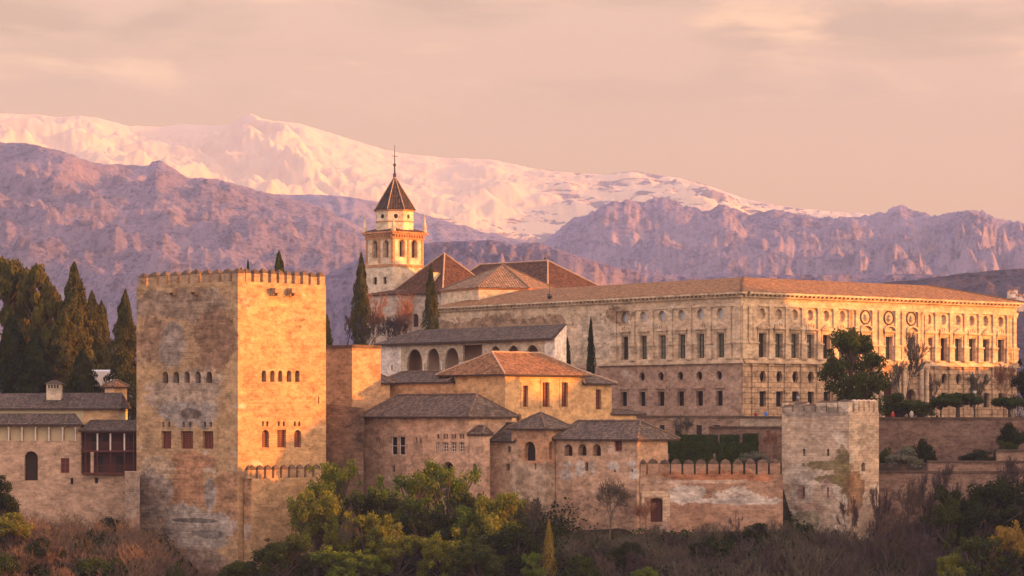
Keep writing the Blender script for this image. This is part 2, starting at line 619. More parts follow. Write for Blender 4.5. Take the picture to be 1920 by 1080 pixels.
# ------------------------------------------------------------------ large structure: ground, hills, mountains
def vnoise(x, y, seed=0):
    xi, yi = np.floor(x).astype(np.int64), np.floor(y).astype(np.int64)
    xf, yf = x - xi, y - yi
    xf, yf = xf * xf * (3 - 2 * xf), yf * yf * (3 - 2 * yf)

    def hsh(a, b):
        h = (a * 374761393 + b * 668265263 + seed * 974634777) & 0x7fffffff
        h = ((h ^ (h >> 13)) * 1274126177) & 0x7fffffff
        h = (h ^ (h >> 16)) & 0xffff
        return h / 65535.0
    a, b, c, d = hsh(xi, yi), hsh(xi + 1, yi), hsh(xi, yi + 1), hsh(xi + 1, yi + 1)
    return (a * (1 - xf) + b * xf) * (1 - yf) + (c * (1 - xf) + d * xf) * yf


def fbm(x, y, octv=5, seed=0, gain=.5, ridge=False):
    t, amp, tot = 0, 1.0, 0
    for i in range(octv):
        n = vnoise(x, y, seed + i * 17)
        if ridge:
            n = 1 - np.abs(2 * n - 1)
        t = t + n * amp
        tot += amp
        amp *= gain
        x, y = x * 2.03 + 3.7, y * 2.03 + 1.3
    return t / tot


def smooth01(t):
    t = np.clip(t, 0, 1)
    return t * t * (3 - 2 * t)


def grid_mesh(name, X, Y, Z, mat, smooth=True):
    r, c = X.shape
    V = np.stack([X, Y, Z], -1).reshape(-1, 3)
    i = np.arange(r * c).reshape(r, c)
    Fq = np.stack([i[:-1, :-1], i[:-1, 1:], i[1:, 1:], i[1:, :-1]], -1).reshape(-1, 4)
    return mesh_np(name, V, Fq, mat, smooth)


FRONT = np.array([(-120, -14), (-66, -15.5), (-45, -16.5), (-40, -21), (-29, -21.5), (-20, -20), (-8, -18), (4, -15.2), (16, -14), (34, -14),
                  (42, -16.2), (50, -17), (68, -16), (120, -12)], float)


def ground_z(x, y):
    x, y = np.asarray(x, float), np.asarray(y, float)
    fz = np.interp(x, FRONT[:, 0], FRONT[:, 1])
    slope_z = fz - np.clip(338 - y, 0, 118) * .40
    valley = np.minimum(-61 + 0 * y, -1.7)
    near = np.where(y < 20, -1.7, -1.7 - smooth01((y - 20) / 130) * 62)
    z = np.where(y < 180, near, slope_z)
    z = np.where((y >= 180) & (y < 240), near + (slope_z - near) * smooth01((y - 180) / 60), z)
    step = np.where(x > 45, 346.5, np.where(x > 15, 341.0, np.where(x < -44, 358, 368)))
    mid = np.where(x > 15, -6.3, np.where(x < -44, -3.5, -8.0))
    z = np.where(y > 338, z + (mid - z) * smooth01((y - step) / 2.5), z)
    step2 = np.where(x > 43.5, 367.5, np.where(x > 15, 384, 388))
    z = np.where(y > 350, z + (-.45 - z) * smooth01((y - step2) / 3.0), z)
    far = -45 * smooth01((y - 540) / 500)
    z = np.where(y > 520, z + far, z)
    return z


m, nt = new_mat('hillside_soil')
tc = nd(nt, 'ShaderNodeTexCoord').outputs['Object']
n1 = noise_t(nt, tc, .09, 8, .65)
n2 = noise_t(nt, tc, 1.3, 6, .7)
col = mixc(nt, sstep(nt, n1, .38, .62), (.028, .020, .016), (.020, .021, .011))
col = mixc(nt, sstep(nt, n2, .45, .7), col, (.070, .048, .036))
finish(nt, col, .95, n2, .8, .3, .05)
M['soil'] = m
xs = np.concatenate([np.linspace(-3200, -160, 40), np.linspace(-150, 150, 220), np.linspace(160, 3200, 40)])
ys = np.concatenate([np.linspace(-60, 230, 50), np.linspace(234, 420, 190), np.linspace(424, 700, 60), np.linspace(720, 9000, 90)])
X, Y = np.meshgrid(xs, ys)
Z = ground_z(X, Y) + (fbm(X / 6, Y / 6, 5, 3) - .5) * np.where(Y < 338, 1.6, np.where(Y > 600, 4, .25))
g = link_mesh('ground', grid_mesh('ground', X, Y, Z, M['soil']))
tag(g, None, None, kind='structure')


def mountain_mat(name, rock, scrub, cliff, snow=None, sc=1.0, cliff_n=.80):
    m, nt = new_mat(name)
    tc = nd(nt, 'ShaderNodeTexCoord').outputs['Object']
    sp = nd(nt, 'ShaderNodeSeparateXYZ', {0: tc})
    nz = nd(nt, 'ShaderNodeSeparateXYZ', {0: nd(nt, 'ShaderNodeNewGeometry').outputs['Normal']}).outputs[2]
    a = noise_t(nt, tc, .0022 * sc, 9, .66, .3)
    b = noise_t(nt, vmul(nt, tc, (1, .6, 1.6)), .014 * sc, 9, .74, .5)
    c = noise_t(nt, tc, .07 * sc, 5, .8)
    col = mixc(nt, sstep(nt, a, .40, .60), rock, scrub)
    col = mixc(nt, sstep(nt, b, .50, .66), col, tuple(x * .55 for x in scrub))
    col = mixc(nt, mth(nt, 'MULTIPLY', sstep(nt, c, .48, .62), .55), col, tuple(x * .45 for x in scrub))
    vo = nd(nt, 'ShaderNodeTexVoronoi', {'Vector': tc, 'Scale': .075 * sc, 'Randomness': 1.0}).outputs['Distance']
    tree_k = mth(nt, 'MULTIPLY', sstep(nt, vo, .28, .42, 1.0, 0.0), sstep(nt, a, .42, .56))
    col = mixc(nt, mth(nt, 'MULTIPLY', tree_k, .75 if not snow else 0.0), col, tuple(x * .38 for x in scrub))
    st = mth(nt, 'ADD', nz, mth(nt, 'MULTIPLY', mth(nt, 'SUBTRACT', b, .5), .5))
    col = mixc(nt, mth(nt, 'MULTIPLY', sstep(nt, st, cliff_n - .30, cliff_n + .04, 1.0, 0.0), .6 if cliff_n > .71 else .35), col, cliff)
    if snow:
        lo, hi, sx = snow
        x_ = sp.outputs[0]
        ns = noise_t(nt, vmul(nt, tc, (1, 1, 2.2)), .0024, 10, .66, 1.2)
        nq = noise_t(nt, vmul(nt, tc, (.7, 1, 3)), .010, 8, .7, .8)
        t = mth(nt, 'ADD', sstep(nt, sp.outputs[2], lo, hi), mth(nt, 'MULTIPLY', mth(nt, 'SUBTRACT', ns, .5), 1.3))
        t = mth(nt, 'ADD', t, mth(nt, 'MULTIPLY', mth(nt, 'SUBTRACT', nq, .5), 2.6))
        t = mth(nt, 'ADD', t, sstep(nt, x_, sx[0], sx[1], .26, -.47))
        k = sstep(nt, t, .36, .46)
        col = mixc(nt, k, col, (.49, .375, .26))
    finish(nt, col, .95, mth(nt, 'ADD', b, mth(nt, 'MULTIPLY', c, .5)), 1.0 if not snow else .30, 15.0 if not snow else 9, .02)
    return m


def mountain(name, ridge, Dr, Db, zb, mat, nx=520, ny=110, p=1.0, amp=.25, fold=260., seed=1, rough=4.0, lean=.5, jag=1.5, back=.15, fine=1.0):
    """Range of hills: a crest at depth Dr falling to zb at depth Db, cut by spurs and gullies running down the slope."""
    ridge = np.array(ridge, float)
    px = np.linspace(-260, 2180, nx)
    k = (px - 960) / F
    ry = np.interp(px, ridge[:, 0], ridge[:, 1])
    crest = (H - ry) / F * Dr
    jagged = (fbm(px / 15, 0 * px, 5, seed + 5, .68) - .5) * jag * Dr / F * 2.4
    t = np.linspace(0, 1 + back, ny)
    T, K = np.meshgrid(t, k, indexing='ij')
    CR = np.broadcast_to(crest, T.shape).copy()
    Dm = Db + (Dr - Db) * T
    Xm = K * Dm
    tt = np.clip(T, 0, 1)
    CR = CR + jagged[None, :] * smooth01((tt - .72) / .28) ** 2
    Zm = zb + (CR - zb) * tt ** p
    w = (4 * tt * (1 - tt)) ** .6
    lx = Xm + lean * Dm + (fbm(Xm / (fold * 2.2), Dm / (fold * 2.2), 4, seed + 60) - .5) * fold * 2.6
    sp = fbm(lx / fold, Dm / (fold * 3.2), 3, seed, .5, True)
    fi = fbm(lx / (fold * .33) + Dm / (fold * .9), Dm / (fold * .40), 6, seed + 40, .58, True)
    hgt = np.maximum(CR - zb, 20)
    Zm = Zm + w * hgt * amp * ((sp - .62) * 1.6 + (fi - .6) * .7 * fine)
    Zm = Zm + w * (fbm(Xm / (fold * .07), Dm / (fold * .08), 5, seed + 80, .6) - .5) * rough * 2.0
    cap = CR / Dr * Dm - (1 - tt) * hgt * .03
    Zm = Zm + w * (fbm(Xm / (fold * .5), Dm / (fold * .5), 6, seed + 90, .6) - .5) * hgt * amp * 1.3 * fine
    Zm = np.where(T <= 1, np.minimum(Zm, cap), CR - (T - 1) * hgt * 2.2)
    o = link_mesh(name, grid_mesh(name, Xm, Dm, Zm, mat))
    tag(o, None, None, kind='structure')
    return o


SNOW = [(-420, 240), (-200, 228), (0, 213), (75, 215), (105, 220), (150, 216), (180, 220), (240, 236), (300, 237), (345, 232), (400, 235), (433, 232),
        (455, 217), (470, 212), (490, 222), (510, 226), (560, 231), (620, 249), (664, 263), (720, 280), (760, 288), (830, 295), (930, 300),
        (1000, 316), (1060, 322), (1130, 327), (1190, 321), (1230, 327), (1300, 338), (1350, 356), (1400, 374), (1450, 384), (1520, 392),
        (1560, 396), (1640, 402), (1700, 412), (1800, 430), (2340, 460)]
LEFTR = [(-420, 225), (-300, 240), (0, 266), (60, 270), (120, 285), (180, 305), (240, 309), (278, 310), (290, 301), (305, 300), (325, 312), (350, 328),
         (400, 331), (480, 352), (540, 366), (600, 386), (640, 405), (700, 440), (760, 480), (850, 530), (950, 570), (1100, 620), (2340, 700)]
MIDR = [(-420, 420), (400, 370), (520, 362), (560, 363), (640, 367), (720, 378), (800, 402), (900, 432), (1000, 455), (1060, 470), (1150, 490),
        (1250, 500), (1400, 515), (2340, 560)]
CRAG = [(-420, 640), (860, 600), (980, 490), (1040, 440), (1070, 410), (1110, 392), (1150, 374), (1165, 378), (1175, 372), (1200, 376), (1220, 370),
        (1250, 374), (1280, 388), (1330, 394), (1350, 383), (1370, 386), (1400, 402), (1440, 394), (1500, 400), (1560, 408), (1620, 407),
        (1660, 400), (1672, 388), (1695, 382), (1715, 396), (1750, 404), (1790, 396), (1815, 391), (1850, 400), (1890, 415), (1920, 416),
        (2340, 440)]
FOOT = [(-420, 700), (300, 640), (600, 520), (700, 468), (760, 458), (820, 452), (870, 450), (920, 447), (970, 456), (1010, 454), (1060, 472), (1110, 486),
        (1160, 500), (1300, 518), (1400, 516), (1600, 512), (1750, 514), (1850, 520), (2340, 520)]
DARK = [(-420, 760), (900, 740), (1200, 640), (1500, 556), (1640, 532), (1720, 522), (1800, 512), (1850, 508), (1920, 503), (2050, 490), (2340, 480)]
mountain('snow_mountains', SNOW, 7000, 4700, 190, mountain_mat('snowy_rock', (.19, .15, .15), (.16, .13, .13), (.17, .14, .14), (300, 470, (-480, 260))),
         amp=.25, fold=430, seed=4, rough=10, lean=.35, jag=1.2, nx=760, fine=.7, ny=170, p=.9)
mountain('middle_hills', MIDR, 5000, 4200, 60, mountain_mat('heath_haze_tint', (.23, .205, .30), (.19, .175, .27), (.27, .23, .29)), amp=.2, fold=260, seed=9,  # haze painted into rock and scrub as purple tint, this and nearer ranges
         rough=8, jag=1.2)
mountain('craggy_mountains', CRAG, 4500, 2700, -30, mountain_mat('crag_rock_haze_tint', (.265, .225, .33), (.19, .17, .275), (.36, .285, .345), None, 1.4, .74),
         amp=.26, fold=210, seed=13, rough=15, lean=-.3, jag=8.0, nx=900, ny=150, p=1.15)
mountain('brown_mountain', LEFTR, 4000, 2200, -40, mountain_mat('scrub_slope_haze_tint', (.28, .225, .30), (.195, .165, .24), (.36, .28, .32), None, 1.6, .70),
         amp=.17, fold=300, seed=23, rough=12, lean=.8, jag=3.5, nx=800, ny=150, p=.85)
mountain('foothills', FOOT, 2500, 1500, -45, mountain_mat('foothill_rock_haze_tint', (.265, .225, .34), (.19, .17, .285), (.36, .285, .35), None, 2.0, .78), amp=.33,
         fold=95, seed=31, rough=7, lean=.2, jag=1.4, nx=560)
mountain('dark_hill', DARK, 1300, 950, -45, mountain_mat('dark_scrub_haze_tint', (.15, .135, .20), (.12, .11, .165), (.17, .15, .20), None, 3.0, .6), amp=.15,
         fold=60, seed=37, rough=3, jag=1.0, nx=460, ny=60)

# unseen hill added beyond the right edge, its crest shaped to shade the walls
HY = np.array([(225, -2), (290, 8), (309, 10), (312, 11), (314.5, 15), (320, 24), (325, 26.5), (350, 24.5), (354, 27), (355.5, 38), (362, 42), (376, 42),
               (379.5, 38), (381.5, 26), (384, 22), (400, 21), (406, 23), (411, 20), (428, 20), (436, 20), (470, 10), (510, 0), (560, -10)], float)
ys = np.concatenate([np.linspace(225, 300, 40), np.linspace(301, 440, 300), np.linspace(442, 560, 40)])
xs = np.linspace(140, 330, 60)
Xh, Yh = np.meshgrid(xs, ys)
hp = np.interp(Yh, HY[:, 0], HY[:, 1])
cross = smooth01((Xh - 140) / 22) * (1 - smooth01((Xh - 230) / 100))
Zh = -25 + (hp + 25) * cross + (fbm(Yh / 2.2, Xh / 7, 4, 77) - .5) * 3.2 * cross
o = link_mesh('sun_blocker_hill', grid_mesh('sun_blocker_hill', Xh, Yh, Zh, M['soil']))
tag(o, None, None, kind='structure')

# ------------------------------------------------------------------ palaces, towers and walls
T_GREY = tiles('grey_brown_roof_tiles', (.108, .088, .078), (.155, .118, .094), (.048, .041, .038), seed=1)
T_DARK = tiles('dark_grey_roof_tiles', (.09, .073, .068), (.125, .095, .08), (.042, .035, .034), seed=2)
T_TERRA = tiles('terracotta_roof_tiles', (.30, .155, .078), (.22, .12, .066), (.11, .068, .047), seed=3)
T_CHURCH = tiles('dark_red_church_tiles', (.085, .046, .036), (.125, .064, .040), (.036, .024, .021), seed=4)
T_PALACE = tiles('weathered_palace_tiles', (.33, .18, .09), (.24, .14, .08), (.14, .088, .058), seed=5)

# ---- great square tower
NT = XY(446, 340)
u42, v42 = uvdirs(42)
ftl, ftr = Frame(NT, u42), Frame(NT, v42)
LU, LV = ftl.s(256), ftr.s(611)
ZB, ZT = -22.5, ZZ(527, 340)
def pl(x0, x1, y0, y1, c, amt=.5, fr=ftl, sg=1):
    a, b = fr.s(x0), fr.s(x1)
    m = (a + b) / 2
    za, zb_ = fr.z(y1, m), fr.z(y0, m)
    return (sg * m, (za + zb_) / 2, abs(b - a) / 2, abs(zb_ - za) / 2, c, amt)
BRK, GRY, BRN, TAN = (.44, .235, .135), (.33, .29, .27), (.20, .115, .075), (.50, .36, .24)
pt = [pl(258, 440, 545, 600, (.33, .24, .185), .6), pl(374, 443, 580, 690, (.26, .155, .105), .7), pl(262, 330, 590, 680, (.33, .205, .14), .8),
      pl(300, 345, 600, 690, (.33, .27, .24), .8), pl(275, 420, 700, 780, (.44, .34, .27), .8), pl(300, 400, 752, 800, GRY, 1.0), pl(338, 378, 766, 786, (.17, .13, .115), .6),
      pl(323, 385, 848, 952, BRK, .22), pl(404, 446, 884, 1010, (.41, .23, .135), .22), pl(325, 405, 848, 880, BRK, .5),
      pl(268, 322, 855, 905, (.50, .37, .26), .8), pl(262, 318, 885, 960, (.40, .33, .29), .8), pl(383, 403, 895, 955, GRY, .5),
      pl(250, 425, 950, 1030, (.43, .38, .345), .6), pl(330, 405, 972, 980, (.16, .14, .13), .5), pl(262, 320, 990, 1004, (.24, .21, .19), .7),
      pl(360, 415, 995, 1008, (.19, .17, .16), .8), pl(258, 440, 1030, 1080, (.36, .27, .22), .8)]
M['tower'] = masonry('tower_rammed_earth', 42, (.48, .315, .175), (.38, .255, .15), (.52, .43, .35), .60, (.15, .10, .07), .60, None, .5, .7, pt, 1,
                     .22, .83, (0, 0, ZB))
M['merlon_body'] = masonry('merlon_render', 42, (.42, .29, .185), (.34, .235, .155), None, .6, (.16, .11, .08), .55, (.3, .12, .3), .3, .5, (), 2)
M['merlon_cap'] = masonry('weathered_merlon_cap', 42, (.135, .092, .068), (.10, .07, .054), None, .6, (.05, .04, .033), .5, None, .3, .6, (), 3)
tw = thing('square_tower', 'massive square battlemented tower with rows of arched windows, right face glowing orange', 'tower', (NT.x, NT.y, ZB))
HL = [ftl.hole(a, b, 696.7, 718.3, 'arch', r=.8) for a, b in ((304.7, 315.3), (324.7, 335.8), (345.3, 355.8), (365.8, 376.4), (386.4, 397.5))]
HL += [ftl.hole(a, b, 808.3, 841.5, 'rect', 'wood', .45, bars=(n, 7)) for a, b, n in ((302.8, 320.9, 2), (338.7, 361.8, 3), (379.9, 400, 2))]
HL += [ftl.hole(a, b, 790.3, 801, 'arch', r=.4) for a, b in ((304, 308.3), (314.7, 319.4), (342, 346.7), (353.8, 358.5), (381.6, 386.4), (392.9, 397.6))]
HR = [ftr.hole(a, b, 694.4, 716, 'arch', r=.8) for a, b in ((490.6, 499.2), (506.7, 515), (521.7, 529.7), (537.5, 546.4), (553.3, 561.7))]
HR += [ftr.hole(a, b, 806, 839, k, 'wood', .45, bars=(n, 7)) for a, b, n, k in ((491.3, 504.3, 1, 'arch'), (519.7, 536.3, 1, 'rect'), (551.7, 564.7, 1, 'arch'))]
HR += [ftr.hole(a, b, 789.6, 799, 'arch', r=.4) for a, b in ((491.3, 494.8), (499.3, 503.1), (520.9, 524.4), (530.4, 534), (551, 554.7), (559.3, 563))]
HR += [ftr.hole(596.4, 598.8, 744, 757, 'rect', r=.5)]
body(tw, NT, 42, LU, LV, ZB, ZT, M['tower'], HL, HR)
MM = [M['merlon_body'], M['merlon_cap']]
for fr_, L, xs_ in ((ftl, LU, (258, 271, 277, 294, 298, 312, 316.5, 332.5, 337, 352, 355.5, 371, 376, 391, 395, 410, 414.5, 431, 434.5, 446)),
                    (ftr, LV, (446, 456, 460, 472, 476, 488.5, 492, 503.5, 507.5, 519.5, 522.5, 534, 537.5, 547.5, 552, 564, 567.5, 579, 582, 595, 598.5, 610.5))):
    for a, b in zip(xs_[::2], xs_[1::2]):
        s0, s1 = sorted((fr_.s(a), fr_.s(b)))
        if fr_ is ftr and s0 < .5:
            s0 = 1.15
        j_ = random.Random(int(a * 7)).uniform(-.09, .09)
        merlon(tw, fr_, s0 + (.09 if s0 > .2 else 0), s1 - .09, ZT, ZT + 1.12 + j_, ZT + 1.82 + j_, .95, MM)
p4 = NT + u42 * LU + v42 * LV
for fr_, L in ((Frame(p4, -u42), LU), (Frame(p4, -v42), LV)):
    fr_.n = -fr_.n
    for i in range(1, 10):
        s0 = L * i / 10.3
        merlon(tw, fr_, s0 - .55, s0 + .55, ZT, ZT + 1.05, ZT + 1.68, .95, MM)
for px_, fr_, yy in ((327, ftl, 545), (368, ftl, 544), (512, ftr, 545.5), (543.5, ftr, 546)):
    mb = MB()
    s_ = fr_.s(px_)
    z_ = fr_.z(yy, s_)
    rect_bar(mb, fr_, s_ - .5, s_ + .5, z_ - .3, z_ + .35, 0.002, .95)
    for q in (-.36, .36):
        rect_bar(mb, fr_, s_ + q - .1, s_ + q + .1, z_ - .62, z_ - .304, 0.002, .55)
    mb.build('bracket_box', M['merlon_body'], tw)

# ---- buttress wall at the tower's left foot
nb = XY(249, 350.5)
bw = MB()
bm = masonry('buttress_stone', 42, (.42, .30, .22), (.36, .27, .21), (.50, .44, .38), .58, (.15, .11, .09), .6, (.6, .28, .5), .4, .6, (), 5)
M['buttress'] = bm
zt_ = ZZ(884, 350)
b_ = [XY(234, 347.5), XY(262, 344), XY(262, 352), XY(234, 353)]
bw.hexa([Vector((p.x, p.y, -23)) for p in b_], [Vector((p.x, p.y, zt_)) for p in b_])
o = bw.build('buttress', bm, None, (b_[0].x, b_[0].y, -23))
tag(o, 'plain stone buttress at the left foot of the great square tower', 'buttress')

# ---- low rampart with pointed merlons along the tower's lit side
fp = Frame(NT + (-u42) * 1.6 + v42 * .9, v42)
NP = fp.p0
rp = thing('rampart', 'low rampart topped by narrow pointed merlons along the lit face of the great tower', 'rampart', (NP.x, NP.y, -23))
mb = MB()
zt_ = ZZ(897, 341)
rect_bar(mb, fp, 0, fp.s(606), -23, zt_, -1.5, 0)
mb.build('wall', M['tower'], rp)
for i in range(10):
    xa = 451.5 + i * 15.1
    s0, s1 = fp.s(xa + 2.2), fp.s(xa + 13.0)
    if xa < 452:
        s0 = max(s0, .05)
    merlon(rp, fp, s0, s1, zt_, zt_ + 1.1, zt_ + 1.75, .55, MM)

# ---- tan block between tower and arcade
NB = XY(660, 366)
zb_ = -12
tb = thing('block_tower', 'flat topped tan block with one orange lit side, close behind the great tower', 'tower', (NB.x, NB.y, zb_))
M['tan'] = masonry('tan_rammed_wall', 42, (.46, .31, .19), (.38, .25, .16), None, .6, (.17, .11, .075), .6, (.6, .3, .25), .4, .5, (), 6)
M['rubble'] = masonry('dark_rubble', 42, (.30, .20, .145), (.19, .13, .10), (.36, .28, .22), .6, (.07, .055, .045), .52, (.5, .24, .6), .5, 1.0, (), 7)
fl_, fr_ = body(tb, NB, 42, 9, Frame(NB, v42).s(714), zb_, ZZ(648.5, 366), M['tan'])
mb = MB()
rect_bar(mb, fl_, -.12, 9, ZZ(652, 366) - .004, ZZ(646.5, 366), -.3, .12)
rect_bar(mb, fr_, .12, fr_.s(714), ZZ(652, 366), ZZ(646, 366), -.3, .12)
mb.build('coping', M['merlon_cap'], tb)
mb = MB()
b_ = [XY(612, 358), XY(682, 356), XY(682, 366), XY(612, 366)]
mb.hexa([Vector((p.x, p.y, -20)) for p in b_], [Vector((p.x, p.y, ZZ(765, 358) + (.5 if i in (0, 3) else 0))) for i, p in enumerate(b_)])
o = mb.build('rubble_wall', M['rubble'], None, (b_[0].x, b_[0].y, -20))
tag(o, 'dark rough rubble wall in shade between the great tower and the tiled palace', 'wall')

# ---- small corner pavilion and its link wing
OCH = masonry('ochre_render', 45, (.54, .35, .20), (.48, .31, .18), (.55, .44, .33), .66, (.22, .14, .09), .66, None, .12, .25, (), 8, .12)
M['ochre'] = OCH
NV = XY(700, 375.5)
pv = thing('pavilion', 'small ochre corner pavilion with one shuttered square window under a hipped roof', 'pavilion', (NV.x, NV.y, -8))
f1 = Frame(NV, uvdirs(45)[0])
hl = [f1.hole(667, 684.5, 730.7, 759.6, 'rect', 'wood', .3, bars=(1, 5))]
fl_, fr_ = body(pv, NV, 45, f1.s(659), 3.2, -8, ZZ(717.5, 375.5), OCH, hl)
hip_roof(pv, NV, 45, f1.s(659), 4.4, ZZ(717.5, 375.5), ZZ(697.5, 377), 'u', 2.2, 1.0, .45, T_GREY)
NL = XY(836, 371)
lk = thing('link_wing', 'long low ochre wing with grey tiled roof between the corner pavilion and the tall hall', 'building', (NL.x, NL.y, -8))
f1 = Frame(NL, uvdirs(45)[0])
Lq = f1.s(722.5)
body(lk, NL, 45, Lq, 6, -8, ZZ(716, 374), OCH)
hip_roof(lk, NL, 45, Lq + 1, 7, ZZ(716.5, 373), ZZ(697, 379), 'u', .5, .5, .3, T_DARK)

# ---- arcaded building
u51, v51 = uvdirs(51)
NA = XY(1040, 381)
ar = thing('arcaded_hall', 'long white walled hall with an open row of horseshoe arches under a grey lean-to roof', 'building', (NA.x, NA.y, -6))
fa = Frame(NA, u51)
La = fa.s(711.5)
ARC = masonry('carved_plaster', 51, (.50, .41, .31), (.44, .36, .28), None, .6, (.25, .19, .15), .66, (.35, .35, .25), .1, .5, (), 9, .1)
WHT = masonry('white_wash', 51, (.66, .59, .53), (.60, .53, .48), None, .6, (.40, .33, .28), .68, None, .06, .15, (), 10, .1)
M['white'] = WHT
M['niche_dark'] = plain('painted_niche_shade', (.15, .095, .065), .3, .9, .6)  # shade of the corner niches, put into the colour
M['deep'] = plain('painted_recess_shade', (.032, .02, .014), .3, .9, .6)  # dark pane colour, painted in for the shade inside arches
za = fa.z(646, La)
hl = [fa.hole(a, b, t, 699, 'arch', None, .35, rise=1.15) for a, b, t in
      ((763, 791.5, 654.5), (800.5, 824, 653), (834, 860, 652), (919, 938.5, 649), (951.5, 973, 648), (986.5, 1010, 647))]
hl += [fa.hole(868, 904, 646.5, 699, 'rect', None, .35)]
mb = MB()
sw, se = fa.s(752), fa.s(1021)
face(mb, fa, [(se, -6), (sw, -6), (sw, za), (se, za)], hl)
mb.build('arcade', ARC, ar)
mb = MB()
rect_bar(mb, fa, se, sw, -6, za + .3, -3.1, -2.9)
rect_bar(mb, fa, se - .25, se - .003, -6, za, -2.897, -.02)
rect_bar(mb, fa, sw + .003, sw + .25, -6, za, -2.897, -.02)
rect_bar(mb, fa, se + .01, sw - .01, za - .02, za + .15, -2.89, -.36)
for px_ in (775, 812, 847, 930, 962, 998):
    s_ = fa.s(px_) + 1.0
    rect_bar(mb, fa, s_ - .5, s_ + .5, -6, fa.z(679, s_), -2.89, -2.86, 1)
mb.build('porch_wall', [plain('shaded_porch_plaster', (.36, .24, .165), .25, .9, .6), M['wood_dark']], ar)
panes(ar, fa, hl)
mb = MB()
for s0, s1 in ((0, se), (sw, La)):
    face(mb, fa, [(s0, -6), (s1, -6), (s1, za), (s0, za)], o=.004)
zt_ = fa.z(607, 0)
G0 = NA
G1 = XY(1062, 385.5)
Bk = fa.d * La
g3 = lambda p, z: Vector((p.x, p.y, z))
zt_ = ZZ(607.5, 385.5)
mb.poly([g3(G0, -6), g3(G1, -6), g3(G1, zt_ - .15), g3(G0, za)])
L0, L1 = NA + fa.d * La, XY(712, 381 + La * .777 + 5)
L1 = G1 + (L1 - G1) * .78
mb.poly([g3(L0, -6), g3(L1, -6), g3(L1, zt_ - .15), g3(L0, za)])
mb.poly([g3(G1, -6), g3(L1, -6), g3(L1, zt_ - .15), g3(G1, zt_ - .15)])
mb.build('wall', WHT, ar)
mb = MB()
e0, e1 = fa.pt(-.15, za + .05, .7), fa.pt(La + .6, za + .05, .7)
t0, t1 = g3(G1, zt_), g3(L1, zt_)
slope(mb, [e1, e0, t0, t1])
dz = Vector((0, 0, .3))
for a, b in ((e1, e0), (e0, t0), (t0, t1), (t1, e1)):
    mb.poly([a, b, b - dz, a - dz], 1)
mb.poly([e1 - dz, e0 - dz, t0 - dz, t1 - dz], 1)
mb.build('roof', [T_DARK, M['fascia']], ar)
for px_ in (796, 829.5, 864, 908, 945, 980):
    s_ = fa.s(px_)
    mb = MB()
    zc = fa.z(681, s_)
    c = fa.pt(s_, -6, .12)
    mb.lathe(c, [(.22, 0), (.22, 6 + zc - 1.9), (.13, 6 + zc - 1.8), (.12, 6 + zc - .35), (.24, 6 + zc), (.24, 6 + zc + .12)], 8)
    mb.build('column', M['marble'], ar)
hx = [fa.hole(733, 736.5, 684, 694, 'arch', 'window_dark', .3)]
mb = MB()
s_ = fa.s(735)
rect_bar(mb, fa, s_ - .14, s_ + .14, fa.z(694, s_), fa.z(684, s_), -.1, .012)
mb.build('slit', M['window_dark'], ar)

# ---- tall hall with lit windows
NH = XY(947, 365)
u45, v45 = uvdirs(45)
hh = thing('tall_hall', 'tall ochre hall with three long windows in its orange lit front, terracotta roof', 'building', (NH.x, NH.y, -9))
fl_, fr_ = Frame(NH, u45), Frame(NH, v45)
zc = ZZ(701.5, 365)
hr = [fr_.hole(980.6, 989.8, 723, 763, 'rect', 'wood', .4, bars=(1, 5)), fr_.hole(1017, 1029.8, 717, 763, 'rect', 'wood', .4, bars=(1, 5)),
      fr_.hole(1053, 1064.4, 717, 763, 'rect', 'wood', .4, bars=(1, 5)), fr_.hole(967.5, 977.6, 775, 791, 'oval', 'wood', .4)]
HALLM = masonry('smooth_ochre_render', 45, (.54, .355, .185), (.49, .315, .165), (.50, .36, .24), .6, (.24, .16, .11), .68, None, .12, .2, (), 11, .12)
LhU, LhV = fl_.s(830), fr_.s(1097)
body(hh, NH, 45, LhU, LhV, -9, zc, HALLM, (), hr)
for h in hr[:3]:
    mb = MB()
    rect_bar(mb, fr_, h['s0'] - .45, h['s0'] - .02, h['z0'] - .1, h['z1'] + .5, 0.003, .06)
    rect_bar(mb, fr_, h['s1'] + .02, h['s1'] + .45, h['z0'] - .1, h['z1'] + .5, 0.003, .06)
    rect_bar(mb, fr_, h['s0'] - .02, h['s1'] + .02, h['z1'] + .02, h['z1'] + .5, 0.003, .055)
    mb.build('window_surround', HALLM, hh)
hip_roof(hh, NH, 45, LhU, LhV, zc, ZZ(661, 374), 'v', 3.6, 2.6, .7, T_TERRA, M['cap_mortar'])
NE = NH + v45 * (LhV + .003)
ex = thing('hall_annexe', 'lower ochre annexe with one shuttered window at the right end of the tall hall', 'building', (NE.x, NE.y, -9))
fe = Frame(NE, v45)
hr = [fe.hole(1117, 1127.5, 730, 768, 'rect', 'wood', .4, bars=(1, 5))]
ze = fe.z(718.5, 0)
Le = fe.s(1147)
body(ex, NE, 45, 8, Le, -9, ze, HALLM, (), hr)
hip_roof(ex, NE, 45, 8, Le, ze, ze + 2.3, 'v', .1, 4.0, .6, T_GREY, M['cap_mortar'])
NX = NE + v45 * (Le + .003) + u45 * .2
wx = thing('low_wing', 'low windowless wing with flat tile coping beside the ochre annexe', 'building', (NX.x, NX.y, -9))
fx = Frame(NX, v45)
body(wx, NX, 45, 4, fx.s(1208), -9, fx.z(776, 3), HALLM)
hip_roof(wx, NX, 45, 4, fx.s(1208), fx.z(776, 3), fx.z(768, 3), 'v', 2, 2, .25, T_GREY)

